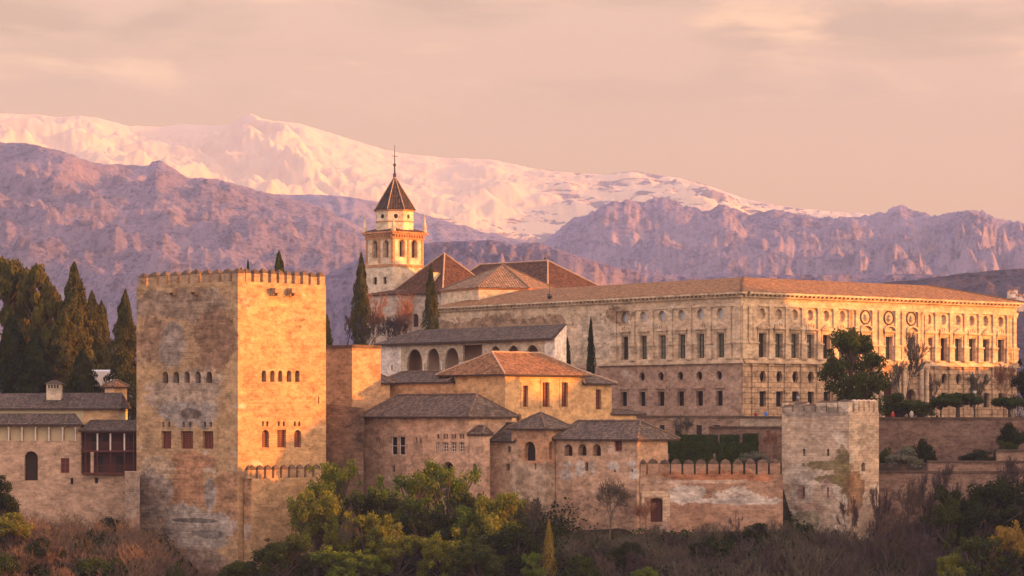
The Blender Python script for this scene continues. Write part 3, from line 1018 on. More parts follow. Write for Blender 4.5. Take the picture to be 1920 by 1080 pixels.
# ---- pink palace wing with paired windows
NM = XY(879, 350)
mw = thing('palace_wing', 'long pink brick palace wing with paired arched windows under a grey hipped roof', 'building', (NM.x, NM.y, -22))
fl_, fr_ = Frame(NM, u45), Frame(NM, v45)
PINK = masonry('pink_brick', 45, (.54, .36, .265), (.59, .41, .295), (.62, .50, .41), .60, (.17, .115, .09), .60, (.42, .13, .35), .35, .5,
               [(fl_.s(784), ZZ(842, 356), .95, 1.05, (.44, .31, .235), .1)], 12, .2, 0, (0, 0, -22))
M['pink'] = PINK
za = ZZ(781, 350)
hl = [fl_.hole(732.8, 744.8, 818.7, 853.3, 'rect', 'window_dark', .35, bars=(0, 1), barmat='marble', bt=.045),
      fl_.hole(747.3, 759.3, 818.7, 853.3, 'rect', 'window_dark', .35, bars=(0, 1), barmat='marble', bt=.045)]
hl += [fl_.hole(a, b, 828.8, 847.6, 'rect', 'wood', .3, bars=(1, 2), barmat='marble', bt=.05) for a, b in
       ((818, 824.7), (829.7, 840.4), (844.8, 855.5), (860.3, 870.6))]
hl += [fl_.hole(a, b, 813.5, 822.5, 'arch', 'wood', .25) for a, b in ((819, 823.7), (831.4, 835.2), (836.2, 840), (846.4, 850), (851, 855), (861.6, 865.3), (866.2, 870))]
hl += [fl_.hole(a, b, 820, 830, 'arch', 'wood', .2) for a, b in ((704, 707.2), (709, 712.2), (779.5, 782.5), (787.5, 790.5))]
hl += [fl_.hole(735, 740.7, 872, 886, 'arch'), fl_.hole(829, 852, 866, 905, 'arch', r=.9)]
LmU, LmV = fl_.s(683), 8.0
body(mw, NM, 45, LmU, LmV, -22, za, PINK, hl)
hip_roof(mw, NM, 45, LmU, LmV, za, ZZ(740, 360), 'u', 2.5, 2.4, .7, T_GREY)
# projecting base beyond the corner
NC = XY(966, 349.5)
cw = thing('link_block', 'low pinkish link block with small square windows between palace wing and pyramid roofed tower', 'building', (NC.x, NC.y, -22))
fl_ = Frame(NC, u45)
hl = [fl_.hole(912, 918.5, 837.6, 848.6), fl_.hole(952.3, 957.5, 837, 848), fl_.hole(948.7, 955.6, 869.7, 882)]
zc = ZZ(827, 351)
body(cw, NC, 45, fl_.s(889.5), 6, -22, zc, PINK, hl)
hip_roof(cw, NC, 45, fl_.s(892.5), 6, zc, ZZ(794, 355), 'u', 1.2, 1.5, .5, T_DARK)
NS = XY(905, 348.2)
st = thing('stair_block', 'narrow pink stair block with one slit window and tiny roof by the palace wing', 'building', (NS.x, NS.y, -22))
f1 = Frame(NS, u45)
hl = [f1.hole(887, 892.7, 869, 885, 'arch')]
zs = ZZ(814, 349)
body(st, NS, 45, f1.s(880), 1.3, -22, zs, PINK, hl)
hip_roof(st, NS, 45, f1.s(880), 1.5, zs, ZZ(799, 351), 'u', .4, .9, .25, T_GREY)

# ---- pyramid roofed lookout tower and its wing
ND = XY(1023, 345)
lt = thing('lookout_tower', 'slim lookout tower with open arched windows and a pointed pyramid roof, pale plaster below', 'tower', (ND.x, ND.y, -22))
fl_, fr_ = Frame(ND, u45), Frame(ND, v45)
LdU = fl_.s(959)
LOOK = masonry('orange_brick', 45, (.52, .30, .18), (.47, .27, .165), (.55, .40, .28), .60, (.18, .11, .08), .64, (.4, .13, .35), .3, .5,
               [(0, ZZ(955, 345), 8.0, 6.2, (.50, .39, .30), .25), (LdU * .5, ZZ(812, 345), 8.2, .9, (.46, .29, .19), .2),
                (LdU, ZZ(845, 346), 1.6, 1.5, (.50, .36, .26), .6)], 13, .25, 0, (0, 0, -22))
hl = [fl_.hole(983, 1004, 827.6, 864, 'arch', r=.7, rise=1.2), fl_.hole(1002, 1005.5, 869, 881, 'rect', r=.3)]
hr = [fr_.hole(1029.8, 1036, 828, 862, 'arch', r=.7)]
zd = ZZ(803.5, 345)
body(lt, ND, 45, LdU, 4.6, -22, zd, LOOK, hl, hr)
hip_roof(lt, ND, 45, LdU, 4.6, zd, ZZ(773.5, 348), 'u', LdU / 2, LdU / 2 - .1, .55, T_GREY)
NW = XY(1195, 336)
wg = thing('gallery_wing', 'ochre wing with three round arched windows and a grey roof right of the lookout tower', 'building', (NW.x, NW.y, -22))
fl_, fr_ = Frame(NW, u45), Frame(NW, v45)
hl = [fl_.hole(a, b, t, c, 'arch', 'deep', .9) for a, b, t, c in ((1058, 1073.4, 833, 855), (1084, 1099.5, 832.5, 854.5), (1111, 1126.8, 832.5, 855))]
hl += [fl_.hole(1152.8, 1166, 826.5, 846, 'rect', 'wood', .3, bars=(1, 1)), fl_.hole(1096.5, 1102.8, 867, 883, 'rect'),
       fl_.hole(1151, 1154.5, 880, 885.5, 'rect'), fl_.hole(1183.5, 1187, 880, 885, 'rect')]
LwU, LwV = fl_.s(1042), fr_.s(1252)
def wp(x0, x1, y0, y1, c, amt=.5):
    return pl(x0, x1, y0, y1, c, amt, fl_)
WT = (.62, .56, .52)
GAL = masonry('pink_brick_wing', 45, (.54, .36, .25), (.48, .32, .225), (.58, .46, .37), .58, (.18, .12, .095), .62, (.42, .13, .35), .35, .5,
              [wp(1040, 1200, 915, 1010, (.40, .265, .19), .3), wp(1058, 1073, 866, 876, WT, .6), wp(1053, 1074, 880, 900, (.52, .46, .42), .5),
               wp(1079, 1096, 866, 892, WT, .6), wp(1140, 1161, 867, 882, WT, .5), wp(1177, 1190, 864, 876, WT, .6), wp(1105, 1115, 866, 892, (.5, .43, .38), .8),
               wp(1045, 1120, 955, 975, (.46, .30, .20), 1.2), wp(1180, 1200, 880, 900, WT, 1.0)], 14, .25, 0, (0, 0, -22))
zw = ZZ(823.5, 338)
body(wg, NW, 45, LwU, LwV, -22, zw, GAL, hl)
hip_roof(wg, NW, 45, LwU - .4, LwV + 1.2, zw, ZZ(789.5, 340), 'u', 2.6, .2, .55, T_GREY)

# ---- curtain wall with merlons and gate
fc = Frame(XY(1199.5, 336.2), (1, -.0))
cu = thing('curtain_wall', 'reddish curtain wall with broad capped merlons, pale plaster band and a gate', 'wall', (fc.p0.x, fc.p0.y, -19))
fr_ = fc
def cp(x0, x1, y0, y1, c, amt=.5):
    a = pl(x0, x1, y0, y1, c, amt, fc)
    k = -(math.cos(math.radians(42)) + math.sin(math.radians(42)))
    return (a[0] * k, a[1], a[2] * abs(k), a[3], c, amt)
CUR = masonry('red_curtain_wall', 42, (.36, .215, .15), (.42, .27, .195), (.54, .43, .35), .64, (.15, .095, .075), .60, (.45, .15, .3), .5, .6,
              [cp(1255, 1470, 885, 905, (.42, .185, .10), .9), cp(1262, 1330, 912, 945, (.62, .56, .52), 1.0), cp(1330, 1440, 917, 945, (.62, .55, .50), 1.1),
               cp(1262, 1466, 933, 945, (.60, .54, .50), .8), cp(1300, 1466, 938, 946, (.55, .48, .44), .8), cp(1199, 1258, 895, 920, (.44, .31, .23), .5), cp(1258, 1420, 900, 906, (.55, .42, .34), 1.3)], 15, .25, 0, (0, 0, -19))
hc = [fc.hole(1220, 1242, 934, 979, 'arch', 'wood', .5, rise=.35, part='door', bars=(1, 0), barmat='wood_dark')]
zt_ = ZZ(890, 336)
mb = MB()
Lc = fc.s(1468)
face(mb, fc, [(0, -19), (Lc, -19), (Lc, zt_), (0, zt_)], hc)
rect_bar(mb, fc, 0, Lc, -19, zt_ - .004, -2.2, -.9)
mb.poly([fc.pt(0, zt_, 0), fc.pt(Lc, zt_, 0), fc.pt(Lc, zt_, -.9), fc.pt(0, zt_, -.9)])
mb.build('wall', CUR, cu)
panes(cu, fc, hc)
mb = MB()
h0, h1 = fc.s(1203), fc.s(1256)
g0, g1 = hc[0]['s0'], hc[0]['s1']
z0, z1, zg = ZZ(979, 336), ZZ(921, 336), hc[0]['z1']
rect_bar(mb, fc, h0, h1, zg + .1, z1, .003, .10)
rect_bar(mb, fc, g1 + .05, h1, z0, zg + .098, .003, .09)
rect_bar(mb, fc, h0, h0 + .35, z0 + 1.2, zg + .098, .003, .09)
mb.build('gate_surround', masonry('pale_gate_stone', 42, (.48, .36, .26), (.43, .32, .24), None, .6, (.22, .16, .12), .64, (.9, .42, .5), .15, .4, (), 16), cu)
xm = [1201, 1211.5, 1215, 1234, 1237.5, 1256] + [q for i in range(9) for q in (1258.5 + i * 23.2, 1258.5 + i * 23.2 + 19.0)]
for a, b in zip(xm[::2], xm[1::2]):
    merlon(cu, fc, fc.s(a), fc.s(b), zt_, ZZ(869, 336) + random.Random(int(a)).uniform(-.12, .08), ZZ(859.5, 336) + random.Random(int(a) + 1).uniform(-.12, .12), .7, [CUR, M['merlon_cap']])

# ---- pale square tower on the right
NR = XY(1592, 335)
rt = thing('ruined_tower', 'pale weathered square tower with mossy plaster patches and a thin lit edge, on the right', 'tower', (NR.x, NR.y, -19))
fl_, fr_ = Frame(NR, u45), Frame(NR, v45)
LrU, LrV = fl_.s(1466), fr_.s(1648)
MOSS, WPL = (.22, .165, .07), (.60, .52, .45)
RT = masonry('weathered_tower_plaster', 45, (.56, .43, .32), (.47, .355, .27), (.66, .56, .46), .54, (.22, .155, .11), .58, (.8, .34, .3), .4, .8,
             [pl(1566, 1592, 835, 920, MOSS, .8, fl_), pl(1530, 1592, 892, 908, MOSS, .8, fl_), pl(1487, 1526, 885, 938, WPL, .9, fl_), pl(1540, 1562, 900, 935, (.50, .36, .29), .8, fl_),
              pl(1495, 1510, 908, 935, (.45, .28, .21), .3, fl_), pl(1485, 1525, 1002, 1014, (.64, .57, .5), .9, fl_), pl(1490, 1560, 945, 965, (.45, .31, .24), 1.0, fl_),
              pl(1470, 1592, 760, 782, (.34, .28, .23), 1.0, fl_), pl(1470, 1545, 960, 985, (.33, .29, .2), 1.2, fl_), pl(1515, 1590, 865, 880, (.25, .2, .1), 1.6, fl_),
              (-LrV * .5, ZZ(810, 335), 2.4, 2.0, (.56, .45, .34), .9), (-1.2, ZZ(930, 335), 1.6, 2.6, (.30, .17, .09), .7)], 17, .3, 0, (0, 0, -19))
hl = [fl_.hole(1505, 1510, 841, 855, 'arch', r=.6), fl_.hole(1550, 1555, 841, 855, 'arch', r=.6), fl_.hole(1505, 1509, 914, 932, 'rect', r=.5),
      fl_.hole(1550.5, 1554, 914, 932, 'rect', r=.5)]
hr = [fr_.hole(1615, 1622.5, 867, 884, 'arch', r=.6)]
zr = ZZ(772, 335)
body(rt, NR, 45, LrU, LrV, -19, zr, RT, hl, hr)
rnd = random.Random(3)
n = 6
for i in range(n):
    s0, s1 = LrV * i / n + (.12 if i else .95), LrV * (i + 1) / n - .13
    if s1 - s0 > .2:
        merlon(rt, fr_, s0, s1, zr, ZZ(752.5, 335), ZZ(748.5, 335), .8, [RT, RT])
for i in range(6):
    s0, s1 = LrU * i / 6 + .08, LrU * (i + 1) / 6 - .1
    zz = ZZ(752 + (7 if i in (3, 5) else rnd.uniform(0, 4)) + i * .6, 335)
    merlon(rt, fl_, s0, s1, zr, zz, zz + .3, .8, [RT, M['merlon_cap']])
p4 = NR + u45 * LrU + v45 * LrV
fb = Frame(p4, -v45)
for i in range(1, 6):
    merlon(rt, fb, LrV * i / 6 - .5, LrV * i / 6 + .3, zr, ZZ(754, 335), ZZ(751, 335), .6, [RT, M['merlon_cap']])

# ---- terrace and outer walls on the right
TER = masonry('brown_terrace_wall', 42, (.235, .16, .13), (.195, .13, .108), (.32, .24, .20), .62, (.12, .085, .07), .57, (.5, .2, .5), .5, .7, (), 18)
def long_wall(name, label, x0, x1, D0, D1, yt, zb, th, mat, cop=None):
    a, b = XY(x0, D0), XY(x1, D1)
    fr = Frame(a, b - a)
    L = (b - a).length
    w = thing(name, label, 'wall', (a.x, a.y, zb))
    mb = MB()
    rect_bar(mb, fr, 0, L, zb, ZZ(yt, D0), -th, 0)
    mb.build('wall', mat, w)
    mb = MB()
    rect_bar(mb, fr, -.05, L + .05, ZZ(yt, D0) + .003, ZZ(yt, D0) + .28, -th - .1, .14)
    mb.build('coping', cop or M['merlon_cap'], w)
    return w, fr
long_wall('terrace_wall', 'tall brown brick terrace wall below the clipped garden trees', 1640, 1990, 366, 366, 786, -9, 1.2, TER)
LOWM = masonry('purple_brown_wall', 42, (.27, .18, .145), (.31, .21, .165), (.42, .33, .27), .60, (.10, .075, .065), .56, (.45, .18, .4), .5, .7, (), 19)
long_wall('outer_wall', 'low outer wall stretching right from the foot of the pale tower', 1604, 1990, 344, 344, 887, -21, 1.2, LOWM)
long_wall('stepped_wall', 'raised middle step of the outer wall with a brick end', 1741, 1990, 344.5, 344.5, 868, -21, 1.0, LOWM)
long_wall('upper_step_wall', 'highest step of the outer wall at the right edge', 1870, 1990, 345, 345, 847, -21, 1.0, LOWM)
# podium of the renaissance palace and garden retaining walls
POD = masonry('podium_stone', 51, (.30, .21, .16), (.35, .26, .20), (.45, .37, .31), .6, (.12, .09, .075), .55, (.8, .32, .45), .4, .7, (), 20)
w, fr = long_wall('podium_wall', 'dark stone podium wall with square openings below the renaissance palace', 1120, 1394, 385.5, 381, 783, -9, 2.0, POD)
for a, b in ((1237, 1246), (1266, 1278), (1306, 1316), (1338, 1350)):
    h = fr.hole(a, b, 797, 818)
    mb = MB()
    rect_bar(mb, fr, h['s0'], h['s1'], h['z0'], h['z1'], -.4, .02)
    mb.build('opening', M['window_dark'], w)
long_wall('garden_wall', 'pale stone parapet below the lit palace corner where visitors stand', 1388, 1500, 377, 375, 784, -9, 1.2,
          masonry('pale_parapet', 51, (.44, .36, .29), (.40, .32, .26), (.5, .44, .38), .58, (.2, .15, .12), .6, (.8, .32, .4), .4, .6, (), 21))
long_wall('hedge_wall', 'brown retaining wall behind the clipped hedges', 1330, 1480, 371.5, 371.5, 803, -9, .8, TER)

# ------------------------------------------------------------------ renaissance palace
NQ = XY(1390, 395)
qp = thing('renaissance_palace', 'huge renaissance palace with two storeys of pilasters and round windows, golden right front', 'palace', (NQ.x, NQ.y, -3))
fl_, fr_ = Frame(NQ, u51), Frame(NQ, v51)
QU, QV = fl_.s(815), fr_.s(1906)
ASH = masonry('warm_ashlar', 51, (.58, .45, .32), (.51, .39, .28), (.62, .53, .43), .58, (.20, .145, .105), .60, (1.3, .55, .25), .25, .4,
              [(58, 14.6, 18, 1.6, (.30, .20, .135), 1.2), (60, 11, 16, 1.6, (.40, .29, .21), 1.0), (33, 12.5, 4.5, 3.6, (.53, .43, .33), .6), (28, 15.8, 3, 1.2, (.26, .18, .12), 1.2)], 22, .25, 0, (0, 0, -3), .09)
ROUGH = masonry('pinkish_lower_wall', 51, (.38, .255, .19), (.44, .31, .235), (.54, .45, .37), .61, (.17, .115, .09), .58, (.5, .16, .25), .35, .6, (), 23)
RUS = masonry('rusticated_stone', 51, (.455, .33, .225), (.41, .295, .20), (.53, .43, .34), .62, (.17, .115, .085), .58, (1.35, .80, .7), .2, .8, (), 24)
ZL, ZLEDGE, ZE, ZC = -3, 8.05, 16.9, 18.3
M['ashlar'] = ASH
M['glass_dark'] = plain('dark_window_glass', (.035, .04, .035), .3, .2, 3, .5)
M['shut_green'] = plain('grey_green_shutter', (.16, .165, .115), .2, .6, 3)
LW = [1171, 1205.5, 1241, 1277.5, 1313, 1350]
RW = [1429, 1460, 1490, 1519, 1549, 1579, 1622, 1666, 1708, 1741, 1769, 1796, 1822, 1848, 1876]
def ctr(fr, px, hw, z0, z1, kind, style, r, **k):
    s_ = fr.s(px)
    d = dict(s0=s_ - hw, s1=s_ + hw, z0=z0, z1=z1, kind=kind, style=style, r=r)
    d.update(k)
    return d
hu = [ctr(fl_, p + 1.5, .78, 8.75, 12.35, 'rect', ('glass', 'glass_dark', 'glass', 'shut_green')[int(p * 7) % 4], .55, bars=(1, 3), barmat='fascia', bt=.06) for p in LW]
hu += [ctr(fl_, p, .80, 14.45, 16.15, 'oval', 'glass_pale', .55) for p in LW]
hw_ = [ctr(fl_, p - 1, .74, 1.55, 3.75, 'rect', 'window_dark', .5) for p in LW]
hw_ += [ctr(fl_, p - 2, .66, 5.35, 6.75, 'oval', 'window_dark', .5) for p in LW[1:]]
ru = [ctr(fr_, p, .80, 8.75, 12.35, 'rect', ('glass', 'glass_dark', 'glass', 'shut_green')[int(p * 5) % 4], .75, bars=(1, 3), barmat='fascia', bt=.06) for p in RW]
ru += [ctr(fr_, p, .72, 14.4, 16.1, 'oval', 'ashlar', .55, part='niche') for i, p in enumerate(RW) if i not in (6, 7, 8)]
rl = [ctr(fr_, p + 1.5, .70, 1.4, 3.7, 'rect', 'window_dark', .6) for i, p in enumerate(RW) if i not in (6, 7, 8)]
rl += [ctr(fr_, p + 1.5, .66, 4.95, 6.75, 'oval', 'window_dark', .6) for i, p in enumerate(RW) if i not in (6, 7, 8)]
rl += [ctr(fr_, p, 1.1, -.3, 4.2, 'arch', 'wood_dark', .9, part='door') for p in (1622, 1708)]
rl += [ctr(fr_, 1666, 1.5, -.3, 5.0, 'rect', 'wood_dark', .9, part='door')]
mb = MB()
face(mb, fl_, [(0, ZLEDGE), (QU, ZLEDGE), (QU, ZC), (0, ZC)], hu)
face(mb, fr_, [(0, ZLEDGE), (QV, ZLEDGE), (QV, ZC), (0, ZC)], ru)
q = [NQ, NQ + u51 * QU, NQ + u51 * QU + v51 * QV, NQ + v51 * QV]
q3 = lambda p, z: Vector((p.x, p.y, z))
for i, j in ((1, 2), (2, 3)):
    mb.poly([q3(q[i], ZL), q3(q[j], ZL), q3(q[j], ZC), q3(q[i], ZC)])
mb.build('upper_wall', ASH, qp)
mb = MB()
sx_ = fl_.s(1120)
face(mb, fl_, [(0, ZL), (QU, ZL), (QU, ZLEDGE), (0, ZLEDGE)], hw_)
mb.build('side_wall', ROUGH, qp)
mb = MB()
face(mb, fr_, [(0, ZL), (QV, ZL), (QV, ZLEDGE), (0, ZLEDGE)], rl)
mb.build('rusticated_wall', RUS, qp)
panes(qp, fl_, hu + hw_)
panes(qp, fr_, ru + rl)
# ledges, entablature, cornice
mb = MB()
s7 = fl_.s(1123)
rect_bar(mb, fl_, -.45, s7, 7.85, 8.15, .003, .45)
rect_bar(mb, fl_, -.30, s7, 8.153, 8.5, .003, .28)
rect_bar(mb, fr_, .46, QV + .4, 7.85, 8.15, .003, .45)
rect_bar(mb, fr_, .29, QV + .3, 8.153, 8.5, .003, .28)
mb.build('ledge', M['ashlar'], qp)
mb = MB()
sp_ = fl_.s(1146)
rect_bar(mb, fl_, -.24, sp_, 16.35, 16.75, .003, .22)
rect_bar(mb, fr_, .23, QV + .2, 16.35, 16.75, .003, .22)
rect_bar(mb, fl_, -.42, QU, 17.62, 17.9, .003, .40)
rect_bar(mb, fr_, .41, QV + .4, 17.62, 17.9, .003, .40)
rect_bar(mb, fl_, -.95, QU, 18.12, 18.42, -.4, .95)
rect_bar(mb, fr_, .96, QV + .9, 18.12, 18.42, -.4, .95)
mb.build('cornice', M['ashlar'], qp)
mb = MB()
for fr, L in ((fl_, QU), (fr_, QV)):
    n = int(L / .92)
    for i in range(n + 1):
        s_ = .25 + i * (L - .3) / n
        rect_bar(mb, fr, s_ - .2, s_ + .2, 17.903, 18.117, .003, .78)
tag(mb.build('modillions', M['ashlar'], qp), None, None, kind='stuff')
# pilasters with pedestals, window heads
def pilaster(fr, s_, big=False, lo=False):
    mb = MB()
    w = .36 if not big else .42
    rect_bar(mb, fr, s_ - w, s_ + w, 11.25, 15.9, .003, .24)
    rect_bar(mb, fr, s_ - w - .06, s_ + w + .06, 15.9, 16.05, .003, .30)
    rect_bar(mb, fr, s_ - w - .14, s_ + w + .14, 16.053, 16.345, .003, .36)
    rect_bar(mb, fr, s_ - w - .08, s_ + w + .08, 11.0, 11.247, .003, .34)
    rect_bar(mb, fr, s_ - w - .22, s_ + w + .22, 8.75, 10.75, .003, .42)
    rect_bar(mb, fr, s_ - w - .34, s_ + w + .34, 10.753, 10.997, .003, .56)
    rect_bar(mb, fr, s_ - w - .30, s_ + w + .30, 8.503, 8.747, .003, .52)
    mb.build('pilaster', ASH, qp)
def window_head(fr, s_, k):
    mb = MB()
    rect_bar(mb, fr, s_ - 1.0, s_ - .82, 8.75, 12.55, .003, .12)
    rect_bar(mb, fr, s_ + .82, s_ + 1.0, 8.75, 12.55, .003, .12)
    rect_bar(mb, fr, s_ - 1.0, s_ + 1.0, 12.553, 12.85, .003, .2)
    rect_bar(mb, fr, s_ - 1.12, s_ + 1.12, 12.853, 12.99, .003, .3)
    rect_bar(mb, fr, s_ - 1.28, s_ + 1.28, 12.993, 13.18, .003, .5)
    if k == 0:
        b = [fr.pt(s_ - 1.28, 13.183, .003), fr.pt(s_ + 1.28, 13.183, .003), fr.pt(s_ + 1.28, 13.183, .45), fr.pt(s_ - 1.28, 13.183, .45)]
        t0, t1 = fr.pt(s_, 14.0, .003), fr.pt(s_, 14.0, .45)
        mb.poly([b[3], b[2], t1])
        mb.poly([b[0], b[3], t1, t0])
        mb.poly([b[2], b[1], t0, t1])
        rect_bar(mb, fr, s_ - .75, s_ + .75, 13.25, 13.4, .45, .5)
    elif k == 1:
        rect_bar(mb, fr, s_ - .9, s_ + .9, 13.183, 13.32, .003, .3)
        for dx in (-.75, -.28, .28, .75):
            rect_bar(mb, fr, s_ + dx - .15, s_ + dx + .15, 13.323, 14.0 - abs(dx) * .25, .003, .2)
        rect_bar(mb, fr, s_ - .5, s_ + .5, 13.323, 13.6, .003, .14)
    else:
        pts = [(s_ + 1.35 * math.cos(t), 13.183 + .95 * math.sin(t)) for t in [math.pi * i / 10 for i in range(11)]]
        for a, b in zip(pts, pts[1:]):
            mb.poly([fr.pt(*a, .5), fr.pt(*b, .5), fr.pt(*b, .003), fr.pt(*a, .003)])
            mb.poly([fr.pt(*a, .5), fr.pt(*b, .5), fr.pt(b[0] * .85 + s_ * .15, 13.183 + (b[1] - 13.183) * .75, .5), fr.pt(a[0] * .85 + s_ * .15, 13.183 + (a[1] - 13.183) * .75, .5)])
        mb.poly([fr.pt(a, b, .12) for a, b in pts])
    mb.build('window_head', ASH, qp)
sl = [fl_.s(p) for p in LW]
for i, s_ in enumerate(sl):
    window_head(fl_, fl_.s(LW[i] + 1.5), (i + 1) % 2)
gap = (sl[0] - sl[5]) / 5
for i in range(7):
    pilaster(fl_, sl[0] + gap * .5 - gap * i)
pilaster(fl_, .6)
sr = [fr_.s(p) for p in RW]
for i, s_ in enumerate(sr):
    window_head(fr_, s_, 2 if i in (6, 7, 8) else i % 2 if i < 6 else (i + 1) % 2)
ga = (sr[5] - sr[0]) / 5
gb = (sr[14] - sr[9]) / 5
ps = [sr[0] + ga * (i - .5) for i in range(6)] + [sr[5] + ga * .5] + [sr[9] + gb * (i - .5) for i in range(7)]
for s_ in ps + [.55, QV - .6, QV - 1.9, 1.75]:
    pilaster(fr_, s_)
gc = (sr[8] - sr[6]) / 2
for j in range(4):
    sm = sr[6] + gc * (j - .5)
    for d in (-.75, .75):
        pilaster(fr_, sm + d, True)
for i in (6, 7, 8):
    mb = MB()
    s_ = sr[i]
    n = 24
    ring = lambda rx, rz, o_: [fr_.pt(s_ + rx * math.cos(6.28318 * k / n), 15.25 + rz * math.sin(6.28318 * k / n), o_) for k in range(n)]
    A, B, Cc = ring(1.12, 1.12, .14), ring(.93, .93, .14), ring(1.12, 1.12, .003)
    for k in range(n):
        k2 = (k + 1) % n
        mb.poly([A[k], A[k2], B[k2], B[k]])
        mb.poly([A[k], A[k2], Cc[k2], Cc[k]])
    md = mb.build('medallion', M['fascia'], qp)
    mb = MB()
    mb.poly(ring(.93, .93, .05))
    mb.lathe(fr_.pt(s_, 14.75, .08), [(.3, 0), (.42, .3), (.25, .6), (.3, .8), (.12, 1.0)], 8)
    mb.build('relief', ASH, md)
# corner niches: flat plates, the recess shade put into their dark colour
for fr, s_ in ((fl_, 2.25), (fr_, 2.9)):
    mb = MB()
    rect_bar(mb, fr, s_ - .22, s_ + .22, 12.6, 14.9, .003, .02)
    mb.build('blind_niche', M['niche_dark'], qp)
# lower pilasters of rough blocks
for i, s_ in enumerate(ps + [.6, QV - .7]):
    mb = MB()
    for k in range(8):
        z0 = -.6 + k * 1.0
        rect_bar(mb, fr_, s_ - .5, s_ + .5, z0 + .06, z0 + .98, .003, .22)
    rect_bar(mb, fr_, s_ - .58, s_ + .58, 7.42, 7.84, .003, .3)
    mb.build('rusticated_pilaster', RUS, qp)
for j in range(4):
    sm = sr[6] + gc * (j - .5)
    for d in (-.62, .62):
        mb = MB()
        c = fr_.pt(sm + d, -.6, .45)
        mb.lathe(c, [(.5, 0), (.5, .9), (.36, 1.0), (.33, 7.6), (.46, 8.2), (.46, 8.44)], 10)
        mb.build('column', ASH, qp)
for i, p in enumerate(LW):
    mb = MB()
    s_ = fl_.s(p - 1)
    rect_bar(mb, fl_, s_ - 1.2, s_ + 1.2, 4.15, 4.38, .003, .25)
    rect_bar(mb, fl_, s_ - 1.0, s_ - .76, 1.5, 3.95, .003, .07)
    rect_bar(mb, fl_, s_ + .76, s_ + 1.0, 1.5, 3.95, .003, .07)
    mb.build('window_surround', ROUGH, qp)
# roof ring round the courtyard
def qpt(a, b, z):
    p = NQ + u51 * a + v51 * b
    return Vector((p.x, p.y, z))
o_, b_, zr0, zr1 = 1.0, 10.0, 18.43, ZZ(519, 408)
oc = [(-o_, -o_), (QU + .5, -o_), (QU + .5, QV + o_), (-o_, QV + o_)]
ic = [(b_, b_), (QU - b_, b_), (QU - b_, QV - b_), (b_, QV - b_)]
mb = MB()
for i in range(4):
    j = (i + 1) % 4
    slope(mb, [qpt(*oc[i], zr0), qpt(*oc[j], zr0), qpt(*ic[j], zr1), qpt(*ic[i], zr1)])
ic2 = [(2 * b_, 2 * b_), (QU - 2 * b_, 2 * b_), (QU - 2 * b_, QV - 2 * b_), (2 * b_, QV - 2 * b_)]
for i in range(4):
    j = (i + 1) % 4
    slope(mb, [qpt(*ic2[j], zr0), qpt(*ic2[i], zr0), qpt(*ic[i], zr1), qpt(*ic[j], zr1)])
rf = mb.build('roof', [T_PALACE], qp)
for i in (0, 3):
    caps(rf, [(qpt(*oc[i], zr0), qpt(*ic[i], zr1))], M['cap_terra'], .17)
mb = MB()
pr = fl_.s(1020)
pz = qpt(pr, 1.2, 19.0)
mb.lathe(pz, [(.3, 0), (.42, .35), (.3, .8), (.05, .9)], 8)
mb.tube(pz + Vector((0, 0, .8)), pz + Vector((0, 0, 4.0)), .05, .03, 5)
mb.build('roof_mast', M['iron'], qp)

# ------------------------------------------------------------------ church
NK = XY(736.5, 480)
u46, v46 = uvdirs(45)
ch = thing('bell_tower', 'slender church bell tower with octagonal lantern, dark pointed spire and iron cross', 'bell tower', (NK.x, NK.y, -1))
fl_, fr_ = Frame(NK, u46), Frame(NK, v46)
KU, KV = fl_.s(686.5), fr_.s(793.5)
z = lambda y: ZZ(y, 480)
CST = masonry('cream_bell_tower', 45, (.58, .46, .33), (.54, .42, .30), None, .6, (.26, .19, .14), .68, None, .08, .3, (), 25, .12)
CWH = masonry('pale_tower_base', 45, (.56, .46, .35), (.51, .415, .32), None, .6, (.32, .25, .2), .68, None, .08, .2, (), 26, .12)
CRD = masonry('orange_brick_trim', 45, (.46, .24, .13), (.42, .22, .12), None, .6, (.22, .13, .09), .66, (.4, .13, .3), .15, .3, (), 27, .12)
hl = [fl_.hole(699.3, 707, 451.7, 483.6, 'arch', 'window_dark', .8, part='belfry_opening'), fl_.hole(719.6, 727.6, 450.5, 482.5, 'arch', 'window_dark', .8, part='belfry_opening')]
hr = [fr_.hole(749.3, 758.3, 449.6, 481.7, 'arch', 'window_dark', .8, part='belfry_opening'), fr_.hole(772.3, 781.7, 450.2, 483.6, 'arch', 'window_dark', .8, part='belfry_opening')]
body(ch, NK, 45, KU, KV, z(496), z(441), CST, hl, hr, 'belfry')
hl2 = [fl_.hole(700.3, 706.8, 519.7, 533.6, 'rect', 'window_dark', .3), fl_.hole(718.6, 724.4, 519.2, 532.6, 'rect', 'window_dark', .3)]
body(ch, NK + (-u46 - v46) * .12, 45, KU + .24, KV + .24, -1, z(497) - .003, CWH, hl2, (), 'base')
mb = MB()
